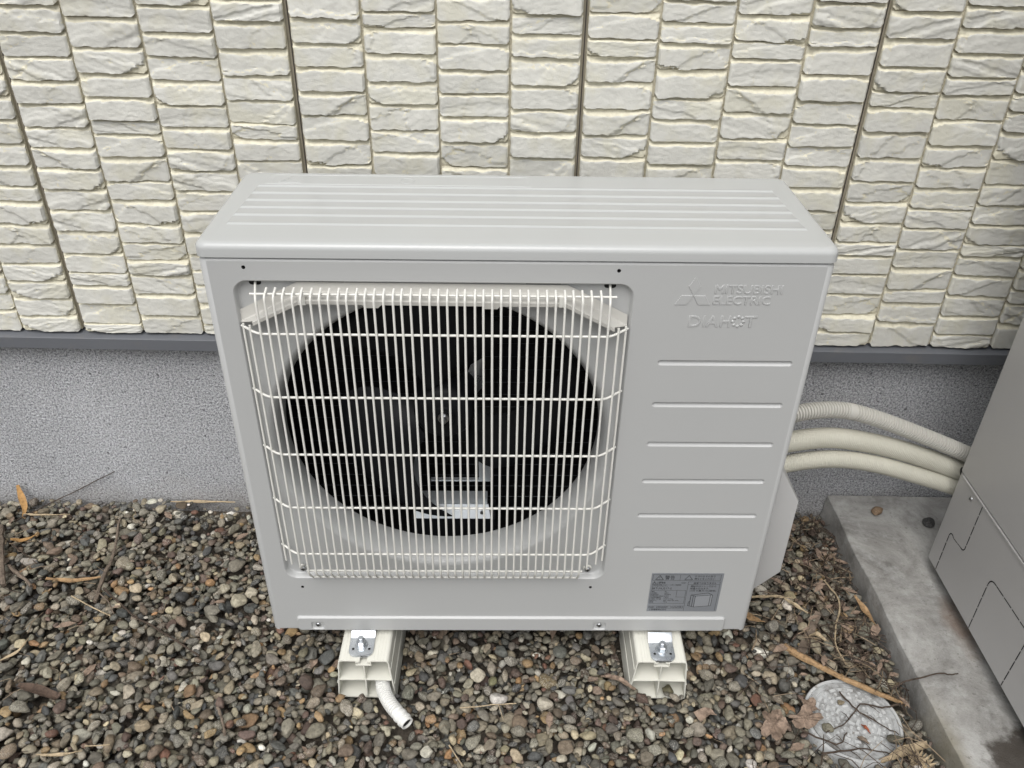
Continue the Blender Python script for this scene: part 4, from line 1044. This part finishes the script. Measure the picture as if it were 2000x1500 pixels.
for px_, py_ in hx: H = np.where((XX-px_)**2 + (YY-py_)**2 < 0.013**2, np.maximum(H, 0.055), H)
SOIL = H.copy()
H[BLOCKED] = 1.0
PB = []
def drop(nmax, smin, smax, mean, tries, keep=0.004):
    for _ in range(nmax):
        a = min(smax, max(smin, mean*math.exp(nrs.normal(0, 0.29)))); b = a*nrs.uniform(0.50, 0.90); c = min(b, a*nrs.uniform(0.34, 0.66)); yaw = nrs.uniform(0, PI)
        ca, sa = math.cos(yaw), math.sin(yaw); rad = int(a/CELL) + 1
        best = None
        for _t in range(tries):
            ix = nrs.randint(rad+1, gw-rad-2); iy = nrs.randint(rad+1, gh-rad-2)
            sub = H[iy-rad:iy+rad+1:1, ix-rad:ix+rad+1:1]
            if sub[rad, rad] > 0.045 or H[iy, ix] > 0.5: continue
            if best is None or sub[rad, rad] < best[0]: best = (sub[rad, rad], ix, iy)
        if best is None: continue
        _, ix, iy = best
        g = (np.arange(-rad, rad+1))*CELL; gx, gy = np.meshgrid(g, g)
        u = (gx*ca + gy*sa)/a; w = (-gx*sa + gy*ca)/b; r2 = u*u + w*w; mk = r2 < 1
        if not mk.any(): continue
        hh_ = c*np.sqrt(np.maximum(0, 1-r2))
        sub = H[iy-rad:iy+rad+1, ix-rad:ix+rad+1]
        zc = np.max((sub + hh_*0.72)[mk])
        zs_ = zc - max(0.0, SOIL[iy, ix] + 0.020)
        if zs_ > 0.022 or zs_ - c > 0.012: continue
        sub[mk] = np.maximum(sub[mk], (zc + hh_)[mk])
        PB.append((GX0 + (ix+0.5)*CELL, GY0 + (iy+0.5)*CELL, zc, a, b, c, yaw))
drop(7500, 0.005, 0.0185, 0.0096, 6)
drop(14500, 0.0045, 0.0170, 0.0089, 12)
drop(12500, 0.003, 0.0100, 0.0058, 14)
print('PEBBLES', len(PB))
# extra stones placed by eye
EXTRA = [(0.065, -0.037, 0.013, 0.018, 0.0165, 0.013, 0.3, (0.16, 0.12, 0.06)), (-0.030, -0.040, 0.014, 0.0105, 0.009, 0.008, 1.2, (0.15, 0.145, 0.075))]
PAL = [((0.150, 0.143, 0.122), 24), ((0.195, 0.182, 0.148), 20), ((0.105, 0.106, 0.102), 12), ((0.235, 0.210, 0.160), 12), ((0.150, 0.118, 0.090), 10),
       ((0.110, 0.080, 0.068), 6), ((0.30, 0.280, 0.228), 7), ((0.072, 0.075, 0.076), 7), ((0.26, 0.185, 0.105), 4), ((0.44, 0.425, 0.38), 2.5), ((0.36, 0.315, 0.225), 4), ((0.150, 0.085, 0.062), 1.2), ((0.62, 0.61, 0.575), 0.8), ((0.34, 0.21, 0.115), 1.0)]
pw = np.array([p[1] for p in PAL], float); pw /= pw.sum(); pc_ = np.array([p[0] for p in PAL])
Vs, Fs, Cs = [], [], []; off = 0
for i, q in enumerate(PB + EXTRA):
    x, y, z, a, b, c, yaw = q[:7]
    big = a > 0.0108 and z > -0.006
    vi = nrs.randint(18); V = (VAR3 if big else VAR2)[vi]; F = IF if big else IF2
    tx, ty = nrs.normal(0, 0.17, 2)
    Rm = np.array(Matrix.Rotation(yaw, 3, 'Z') @ Matrix.Rotation(tx, 3, 'X') @ Matrix.Rotation(ty, 3, 'Y'))
    Vs.append((V*np.array([a, b, c])) @ Rm.T + np.array([x, y, z])); Fs.append(F + off); off += len(V)
    col = np.array(q[7]) if len(q) > 7 else pc_[nrs.choice(len(PAL), p=pw)]*np.array([0.99, 0.965, 0.905])*nrs.uniform(0.62, 1.32)*(1 + nrs.normal(0, 0.018, 3))
    Cs.append(np.tile(np.append(np.clip(col, 0.01, 0.8), nrs.choice([0.0, 0.15, 0.45, 0.8], p=[0.45, 0.3, 0.17, 0.08])), (len(V), 1)))
def np_mesh(name, V, F, material):
    me = bpy.data.meshes.new(name); V = np.asarray(V, np.float32); F = np.asarray(F, np.int32)
    me.vertices.add(len(V)); me.vertices.foreach_set('co', V.ravel()); me.loops.add(F.size); me.loops.foreach_set('vertex_index', F.ravel())
    me.polygons.add(len(F)); me.polygons.foreach_set('loop_start', np.arange(0, F.size, F.shape[1], dtype=np.int32)); me.update(calc_edges=True); me.shade_smooth()
    me.materials.append(material); return me
me = np_mesh('gravel', np.concatenate(Vs), np.concatenate(Fs), M_pebble)
ca_ = me.attributes.new('pcol', 'FLOAT_COLOR', 'POINT'); ca_.data.foreach_set('color', np.concatenate(Cs).astype(np.float32).ravel())
gravel = link_mesh('gravel', me); tag(gravel, 'grey and brown river pebbles covering the ground', 'gravel', kind='stuff')
def ground_z(x, y):
    ix = int((x-GX0)/CELL); iy = int((y-GY0)/CELL)
    if 2 <= ix < gw-2 and 2 <= iy < gh-2:
        s = H[iy-2:iy+3, ix-2:ix+3]; s = s[s < 0.5]
        if s.size: return min(float(s.max()), 0.045)
    return 0.0
# loose stones lying on the slab and on the drain cover
def stone(name, loc, ax, col, label, seed, spk=0.2, group=None):
    V = shape_variant(IV, seed)*np.array(ax); V = V @ np.array(Matrix.Rotation(seed*0.7, 3, 'Z')).T
    me = np_mesh(name, V, IF, M_pebble); a = me.attributes.new('pcol', 'FLOAT_COLOR', 'POINT'); a.data.foreach_set('color', np.tile(np.array([*col, spk], np.float32), (len(V), 1)).ravel())
    o = link_mesh(name, me); o.location = loc; tag(o, label, 'stone', group); return o
stone('pebble', (0.765, 0.360, SLAB_Z+0.0075), (0.0125, 0.0105, 0.0085), (0.24, 0.16, 0.095), 'tan pebble lying on the slab near the foundation', 5)
stone('pebble', (0.862, 0.331, SLAB_Z+0.0065), (0.0145, 0.0125, 0.0075), (0.055, 0.055, 0.055), 'dark round pebble on the slab beside the tank', 6)
stone('pebble', (0.526, -0.121, MHZ+0.0055), (0.0105, 0.0085, 0.0065), (0.13, 0.12, 0.085), 'olive pebble on the left of the drain cover', 8)
stone('pebble', (0.629, -0.142, MHZ+0.0075), (0.0135, 0.0115, 0.0090), (0.095, 0.09, 0.065), 'dark olive pebble on the right rim of the drain cover', 9)
stone('pebble', (0.564, -0.070, MHZ+0.0040), (0.0065, 0.0055, 0.0045), (0.19, 0.155, 0.10), 'small brown pebble on the far side of the drain cover', 10)
stone('pebble', (0.226, -0.063, 0.010), (0.0150, 0.0090, 0.0085), (0.095, 0.062, 0.048), 'red-brown pebble in the left lower cell of the right block', 12)
stone('pebble', (0.273, -0.046, 0.0085), (0.0115, 0.0105, 0.0095), (0.115, 0.105, 0.060), 'olive pebble in the right lower cell of the right block', 13)

# ================================================================== LITTER
def wobble(pts, amp, seed, n=5):
    P = bez(pts, n); rr = random.Random(seed)
    return [p + Vector((rr.uniform(-amp, amp), rr.uniform(-amp, amp), rr.uniform(-amp, amp)*0.5)) for p in P]
def drape(pts, lift):
    return [(x, y, max(z if len(q) > 2 else -1, ground_z(x, y) + lift)) for q in pts for (x, y, z) in [(q[0], q[1], q[2] if len(q) > 2 else 0)]]
def twig(name, pts, r0, r1, m, label, cat, seed, group=None, amp=0.0012, nodes=0, raw=False, side=None):
    P = wobble(pts if raw else drape(pts, r0), amp, seed); n = len(P)
    rads = [(r0 + (r1-r0)*i/(n-1))*(1 + 0.18*random.Random(seed*31+i).uniform(-1, 1)) for i in range(n)]
    if nodes:
        for i in range(n):
            if i % nodes == nodes//2: rads[i] *= 1.25
    b = MB(); b.tube(P, rads, 7)
    for (fr, v, L) in (side or []):
        s = P[int(fr*(n-1))]; b.tube(wobble([s, s + Vector(v)*L*0.5, s + Vector(v)*L + Vector((0, 0, 0.004))], amp, seed+5), [r1*0.9]*4 + [r1*0.7]*6 + [r1*0.4], 5) if False else b.tube([s, s + Vector(v)*L*0.5 + Vector((0, 0, 0.002)), s + Vector(v)*L], [r1*0.9, r1*0.7, r1*0.4], 5)
    o = b.build(name, m, smooth=50); tag(o, label, cat, group); return o
def blade(name, pts, w, m, label, cat, seed, curl=0.3, twist=0.0, taper=(0.25, 1.0, 0.1), raw=False, group=None, lift=0.004):
    P = bez(pts if raw else drape(pts, lift), 6); n = len(P); b = MB(); rows = []; rows2 = []
    for i, p in enumerate(P):
        t = i/(n-1); k = taper[0] + (taper[1]-taper[0])*sstep(0, 0.45, t) if t < 0.5 else taper[1] + (taper[2]-taper[1])*sstep(0.45, 1.0, t)
        d = (P[min(n-1, i+1)] - P[max(0, i-1)]).normalized(); s = d.cross(Vector((0, 0, 1)))
        if s.length < 0.1: s = Vector((1, 0, 0))
        s.normalize(); up = s.cross(d); a = twist*(t-0.5); s2 = s*math.cos(a) + up*math.sin(a); u2 = up*math.cos(a) - s*math.sin(a)
        r1 = []
        for q in (-1, -0.5, 0, 0.5, 1):
            r1.append(p + s2*(w/2*k*q) + u2*(curl*w/2*k*q*q + 0.0007*math.sin(seed + i*1.3 + q*4)))
        rows.append(r1); rows2.append([v - u2*0.0007 for v in r1])
    b.loops([a + c[::-1] for a, c in zip(rows, rows2)], True, True, True)
    o = b.build(name, m, smooth=60); tag(o, label, cat, group); return o
def lobed_leaf(name, center, size, rz, m, label, seed, tilt=0.0):
    rr = random.Random(seed); pts = []; n = 64
    for i in range(n):
        a = 2*PI*i/n; k = 0.55 + 0.30*abs(math.cos(2.5*a + 0.4)) + 0.06*rr.uniform(-1, 1)
        pts.append((size*k*math.cos(a)*1.25, size*k*math.sin(a)*0.8))
    b = MB(); rings = []
    for s in (1.0, 0.72, 0.42, 0.12):
        rings.append([(x*s, y*s, 0.006*s*s*math.sin(3*math.atan2(y, x) + seed) + 0.003*noise.noise(Vector((x*90, y*90, seed)))) for x, y in pts])
    b.loops(rings, True, False, True); b.loops([[(x, y, z-0.0007) for x, y, z in r] for r in rings], True, False, True); b.loops([rings[0], [(x, y, z-0.0007) for x, y, z in rings[0]]])
    o = b.build(name, m, smooth=70); o.location = center; o.rotation_euler = (tilt, tilt*0.5, rz); tag(o, label, 'leaf'); return o

twig('bamboo_stalk', [(0.496, 0.042, 0.020), (0.548, -0.004, 0.024), (0.606, -0.045, 0.026), (0.672, -0.076, 0.022)], 0.0066, 0.0034, M_bamboo, 'orange-brown bamboo stalk lying across the edge of the drain cover', 'stalk', 3, amp=0.0009, nodes=6, raw=True)
blade('wood_slat', [(0.519, 0.022), (0.548, 0.070), (0.580, 0.118)], 0.016, M_wood, 'flat weathered grey-brown piece of wood between the heat pump and the slab', 'wood', 4, 0.12, 0.1, (0.9, 1.0, 0.75), lift=0.006)
twig('stick', [(-1.057, 0.306), (-1.010, 0.225), (-0.972, 0.150)], 0.0070, 0.0060, M_wood, 'thick dark stick at the left edge of the gravel', 'stick', 5, amp=0.0015)
twig('twig', [(-0.829, 0.350), (-0.798, 0.240), (-0.792, 0.174), (-0.786, 0.122)], 0.0022, 0.0046, M_wood, 'tapering grey dead twig, upright in the left gravel', 'twig', 6, amp=0.0014)
blade('bamboo_sheath', [(-0.898, 0.169), (-0.840, 0.163), (-0.795, 0.175)], 0.010, M_bamboo, 'orange-brown sheath strip crossing the foot of the grey twig', 'leaf', 7, 0.5, 0.3, (0.5, 1, 0.6), lift=0.007)
twig('twig', [(-0.780, 0.151), (-0.699, 0.088), (-0.652, 0.057), (-0.549, -0.001)], 0.0021, 0.0016, M_twig, 'long thin dark twig slanting down toward the heat pump', 'twig', 8, amp=0.0008)
blade('bark_piece', [(-0.831, -0.072), (-0.790, -0.086), (-0.749, -0.100)], 0.017, M_bark, 'dark brown split piece of bark in the lower left gravel', 'bark', 9, 0.35, 0.2, (0.5, 1, 0.85), lift=0.006)
blade('straw', [(-0.741, -0.198), (-0.705, -0.197), (-0.672, -0.190)], 0.0060, M_straw, 'broad yellow straw at the bottom left of the gravel', 'straw', 10, 0.3, 0.2, lift=0.006)
twig('straw', [(-0.680, -0.171), (-0.631, -0.181)], 0.0011, 0.0010, M_straw, 'thin pale straw just above the broad yellow one', 'straw', 11, amp=0.0003)
blade('straw', [(-0.900, -0.034), (-0.868, -0.006), (-0.857, 0.022)], 0.0060, M_straw, 'tan curved straw blade at the left edge', 'straw', 12, 0.4, 0.4, lift=0.007)
twig('stick', [(-0.990, 0.206), (-0.953, 0.178), (-0.915, 0.147)], 0.0042, 0.0028, M_wood, 'short grey stick beside the thick dark one', 'stick', 13)
twig('straw', [(-0.827, 0.123), (-0.785, 0.106), (-0.743, 0.088)], 0.0013, 0.0012, M_straw, 'straight whitish stem below the grey twig', 'straw', 14, amp=0.0004)
twig('twig', [(-0.800, 0.150), (-0.760, 0.120), (-0.735, 0.088)], 0.0013, 0.0009, M_wood, 'short bent twig meeting the whitish stem', 'twig', 15)
twig('twig', [(-1.060, 0.300), (-1.000, 0.255), (-0.900, 0.200), (-0.815, 0.178)], 0.0016, 0.0011, M_twig, 'thin dark twig running right from the thick stick', 'twig', 16)
blade('bamboo_sheath', [(0.592, -0.182, 0.020), (0.635, -0.166, 0.024), (0.678, -0.153, 0.024)], 0.0165, M_straw, 'pale boat-shaped sheath at the near rim of the drain cover', 'leaf', 17, 0.7, 0.2, (0.25, 1, 0.7), raw=True)
for q in range(6):
    pass
fl_ = MB()
for q in range(9):
    a = R(20 + 8.5*q); base = Vector((0.640, -0.196, 0.016)); tip = base + Vector((math.cos(a)*0.046, math.sin(a)*0.046, 0.004 + 0.002*(q % 3)))
    sd = Vector((-math.sin(a), math.cos(a), 0))*0.0030
    fl_.add([base, (base*0.4+tip*0.6) - sd + Vector((0, 0, 0.002)), tip, (base*0.4+tip*0.6) + sd + Vector((0, 0, 0.002)), base - Vector((0, 0, .001)), (base*0.4+tip*0.6) - sd, tip - Vector((0, 0, .0006)), (base*0.4+tip*0.6) + sd], [(0, 1, 2, 3), (7, 6, 5, 4), (0, 4, 5, 1), (1, 5, 6, 2), (2, 6, 7, 3), (3, 7, 4, 0)])
tag(fl_.build('dry_leaf', M_straw, smooth=0), 'fan of split pale leaf fibres by the near end of the slab', 'leaf')
blade('dry_leaf', [(0.658, 0.155), (0.671, 0.122), (0.674, 0.084)], 0.013, M_bamboo, 'long tan leaf leaning along the slab', 'leaf', 19, 0.3, 0.6, (0.3, 1, 0.05), lift=0.010)
blade('dry_leaf', [(0.440, 0.117), (0.455, 0.104), (0.471, 0.090)], 0.015, M_bamboo, 'tan pointed leaf at the lower right corner of the heat pump', 'leaf', 20, 0.2, 0.2, (0.9, 1, 0.0), lift=0.007)
blade('straw', [(0.462, 0.154), (0.501, 0.152), (0.536, 0.144)], 0.0062, M_straw, 'flat yellow straw strip right of the unit foot', 'straw', 21, 0.1, 0.2, (0.9, 1, 0.5), lift=0.007)
blade('dry_leaf', [(0.520, 0.142), (0.537, 0.128), (0.556, 0.111)], 0.0085, M_straw, 'short buff leaf at the end of the flat straw', 'leaf', 22, 0.3, 0.2, (0.5, 1, 0.4), lift=0.007)
blade('dry_leaf', [(0.548, 0.070), (0.558, 0.060), (0.570, 0.047)], 0.011, M_straw, 'small pale curled leaf beside the weathered wood', 'leaf', 23, 0.6, 0.2, (0.2, 1, 0.5), lift=0.008)
twig('twig', [(0.616, 0.202, 0.024), (0.628, 0.147, 0.026), (0.602, 0.085, 0.024), (0.590, 0.044, 0.024), (0.596, 0.003, 0.022)], 0.0017, 0.0014, M_straw, 'long curving tan stem between the wood and the slab', 'twig', 24, amp=0.0006, raw=True)
st_ = twig('twig', [(0.640, -0.072, 0.056), (0.662, -0.066, 0.070), (0.692, -0.057, 0.0690), (0.728, -0.046, 0.0670), (0.745, -0.047, 0.0650), (0.761, -0.044, 0.0640)], 0.0016, 0.0008, M_twig, 'dark twig lying over the edge of the slab', 'twig', 25, amp=0.0006, raw=True)
blade('dry_leaf', [(0.312, -0.108), (0.330, -0.100), (0.345, -0.104)], 0.020, M_leaf, 'brown triangular leaf in front of the right block', 'leaf', 26, 0.25, 0.2, (1.0, 0.8, 0.1), lift=0.006)
blade('bamboo_sheath', [(0.158, -0.030), (0.186, -0.045), (0.213, -0.062)], 0.0105, M_leaf, 'brown sheath strip just left of the right block', 'leaf', 27, 0.5, 0.3, (0.3, 1, 0.6), lift=0.006)
twig('twig', [(-0.082, -0.098), (-0.039, -0.092), (0.012, -0.086)], 0.0011, 0.0009, M_straw, 'thin pale twig on the gravel between the blocks', 'twig', 28, side=[(0.7, (0.3, -1, 0), 0.03)])
blade('dry_leaf', [(0.083, 0.082), (0.078, 0.060), (0.074, 0.036)], 0.012, M_leaf, 'upright brown leaf under the front edge of the heat pump', 'leaf', 29, 0.4, 0.3, (0.9, 1, 0.1), lift=0.006)
blade('bamboo_sheath', [(-0.745, 0.408), (-0.680, 0.410), (-0.600, 0.404)], 0.0085, M_straw, 'pale strip lying along the foundation left of the unit', 'leaf', 30, 0.4, 0.2, (0.2, 1, 0.3), lift=0.010)
twig('twig', [(-1.050, 0.330, 0.018), (-1.012, 0.372, 0.020), (-0.968, 0.409, 0.026), (-0.905, 0.414, 0.060), (-0.850, 0.4165, 0.090)], 0.0014, 0.0008, M_twig, 'thin dark twig leaning up against the grey foundation', 'twig', 31, amp=0.0008, raw=True)
blade('dry_leaf', [(-1.066, 0.412, 0.052), (-1.058, 0.400, 0.034), (-1.040, 0.372, 0.022), (-1.036, 0.350, 0.014)], 0.014, M_leafo, 'orange folded leaf propped against the foundation at far left', 'leaf', 32, 0.3, 0.8, (0.5, 1, 0.3), raw=True)
blade('straw', [(-1.03, 0.352), (-1.000, 0.345), (-0.940, 0.362)], 0.0055, M_straw, 'pale straw strip right of the orange leaf', 'straw', 33, 0.4, 0.3, lift=0.008)
blade('dry_leaf', [(-1.010, 0.262), (-0.992, 0.272), (-0.972, 0.296)], 0.011, M_leafo, 'small orange-tan leaf near the top of the thick stick', 'leaf', 34, 0.4, 0.3, (0.6, 1, 0.05), lift=0.007)
lobed_leaf('dry_leaf', (0.437, -0.118, 0.022), 0.034, 1.2, M_leaf, 'large crumpled brown leaf left of the drain cover', 35, 0.12)
lobed_leaf('dry_leaf', (0.492, -0.108, 0.026), 0.030, 0.3, M_leaf, 'torn brown leaf overlapping the left rim of the drain cover', 36, -0.1)
lobed_leaf('dry_leaf', (0.507, -0.080, 0.024), 0.019, 2.2, M_leaf, 'smaller buff leaf on the upper left rim of the drain cover', 37, 0.1)
blade('dry_leaf', [(0.585, -0.112, MHZ+0.004), (0.590, -0.119, MHZ+0.005), (0.595, -0.128, MHZ+0.003)], 0.006, M_red, 'small red leaf fragment on the drain cover', 'leaf', 38, 0.3, 0.2, raw=True)
blade('dry_leaf', [(0.571, -0.135, MHZ+0.003), (0.578, -0.141, MHZ+0.005), (0.586, -0.147, MHZ+0.003)], 0.009, M_wood, 'small brown bark fragment on the drain cover', 'bark', 39, 0.4, 0.2, (0.5, 1, 0.4), raw=True)
twig('twig', [(-0.096, -0.165), (-0.071, -0.202)], 0.0012, 0.0010, M_straw, 'short straw stem at the bottom middle of the gravel', 'straw', 40, amp=0.0003)
twig('stick', [(-0.484, -0.107), (-0.470, -0.130), (-0.458, -0.156)], 0.0026, 0.0022, M_wood, 'short grey-brown stick in the gravel left of the hose', 'stick', 41)
for q, (pts, lb) in enumerate((
    ([(0.660, -0.080, 0.030), (0.628, -0.082, MHZ+0.008), (0.596, -0.075, MHZ+0.006), (0.560, -0.110, MHZ+0.004), (0.520, -0.130, MHZ+0.006)], 'dark branching twig arching across the middle of the drain cover'),
    ([(0.500, -0.170, 0.022), (0.540, -0.162, MHZ+0.006), (0.585, -0.158, MHZ+0.005), (0.640, -0.180, 0.022)], 'dark twig along the near side of the drain cover'),
    ([(0.566, -0.050, MHZ+0.006), (0.585, -0.085, MHZ+0.006), (0.612, -0.108, MHZ+0.005), (0.640, -0.132, MHZ+0.006)], 'dark twig slanting over the right half of the drain cover'),
    ([(0.478, -0.130, 0.026), (0.530, -0.152, MHZ+0.008), (0.556, -0.128, MHZ+0.004)], 'dark forked twig on the lower left of the drain cover'))):
    twig('twig', pts, 0.0016, 0.0009, M_twig, lb, 'twig', 60+q, amp=0.0012, raw=True, side=[(0.4, (0.6, -0.8, 0.1), 0.022), (0.7, (-0.5, 0.7, 0.1), 0.018)])

# fine litter: straw, needles and broken twigs nobody could count
lt_ = MB(); lt2 = MB(); lr = random.Random(99)
def bit(mb, x, y, L, r, a, lift):
    z0 = ground_z(x, y) + lift; dx, dy = math.cos(a)*L/2, math.sin(a)*L/2
    za = max(ground_z(x-dx, y-dy), z0-0.006) + lift*0.4; zb2 = max(ground_z(x+dx, y+dy), z0-0.006) + lift*0.4
    if (x-MHX)**2 + (y-MHY)**2 < 0.085**2: return
    k = lr.uniform(-0.15, 0.15)*L
    mb.tube([(x-dx, y-dy, za), (x - math.sin(a)*k, y + math.cos(a)*k, max(z0, (za+zb2)/2)), (x+dx, y+dy, zb2)], [r, r*0.9, r*0.5], 4)
for _ in range(480):
    u = lr.random(); x = 0.675 - abs(lr.gauss(0, 0.10)); y = lr.uniform(-0.20, 0.38)
    if x > slab_x(y) - 0.003 or x < 0.42: continue
    bit(lt2 if lr.random() < 0.75 else lt_, x, y, lr.uniform(0.02, 0.085), lr.uniform(0.0004, 0.0014), lr.uniform(0, PI), 0.003)
for _ in range(110):
    x = lr.uniform(-1.15, 0.60); y = lr.uniform(-0.22, 0.38)
    if abs(x) < 0.42 and y > 0.03: continue
    if any(abs(x-c) < 0.08 and y > -0.1 for c in (-0.2455, 0.2535)): continue
    bit(lt2 if lr.random() < 0.45 else lt_, x, y, lr.uniform(0.012, 0.05), lr.uniform(0.0003, 0.0008), lr.uniform(0, PI), 0.002)
for _ in range(70):
    x = -1.1 + abs(lr.gauss(0, 0.16)); y = lr.uniform(-0.22, 0.28); bit(lt2 if lr.random() < 0.4 else lt_, x, y, lr.uniform(0.02, 0.06), lr.uniform(0.0004, 0.0010), lr.uniform(0, PI), 0.003)
lf_ = MB()
for _ in range(95):
    if lr.random() < 0.7: x = 0.672 - abs(lr.gauss(0, 0.09)); y = lr.uniform(-0.20, 0.38)
    else: x = lr.uniform(-1.12, 0.5); y = lr.uniform(-0.22, 0.38)
    if x > slab_x(y) - 0.006 or (abs(x) < 0.44 and y > 0.02) or (x-MHX)**2 + (y-MHY)**2 < 0.08**2: continue
    z = ground_z(x, y) + 0.003; a = lr.uniform(0, 2*PI); L = lr.uniform(0.006, 0.018); w_ = L*lr.uniform(0.25, 0.5); tl = lr.uniform(-0.4, 0.4)
    ring = [(x + math.cos(a)*u*L - math.sin(a)*s*w_, y + math.sin(a)*u*L + math.cos(a)*s*w_, z + tl*u*L*0.5 + abs(s)*w_*0.4) for u, s in ((-1, 0), (-0.4, -0.8), (0.3, -0.9), (1, 0.1), (0.4, 0.8), (-0.3, 1))]
    lf_.loops([ring, [(p[0], p[1], p[2]-0.0006) for p in ring]], True, True, True)
tag(lf_.build('leaf_litter', M_leaf, smooth=0), 'crumbs of dry brown leaves scattered over the gravel', 'litter', kind='stuff')
tag(lt_.build('plant_litter', M_litter, smooth=60), 'fine pale straw and needles scattered over the gravel', 'litter', kind='stuff')
tag(lt2.build('plant_litter', M_twig, smooth=60), 'fine dark broken twigs scattered over the gravel', 'litter', kind='stuff')
# crumbs of earth stuck on the foundation
for q, (x, z, s) in enumerate(((-0.992, 0.052, 0.005), (-1.035, 0.145, 0.003), (-0.947, 0.074, 0.004))):
    pass
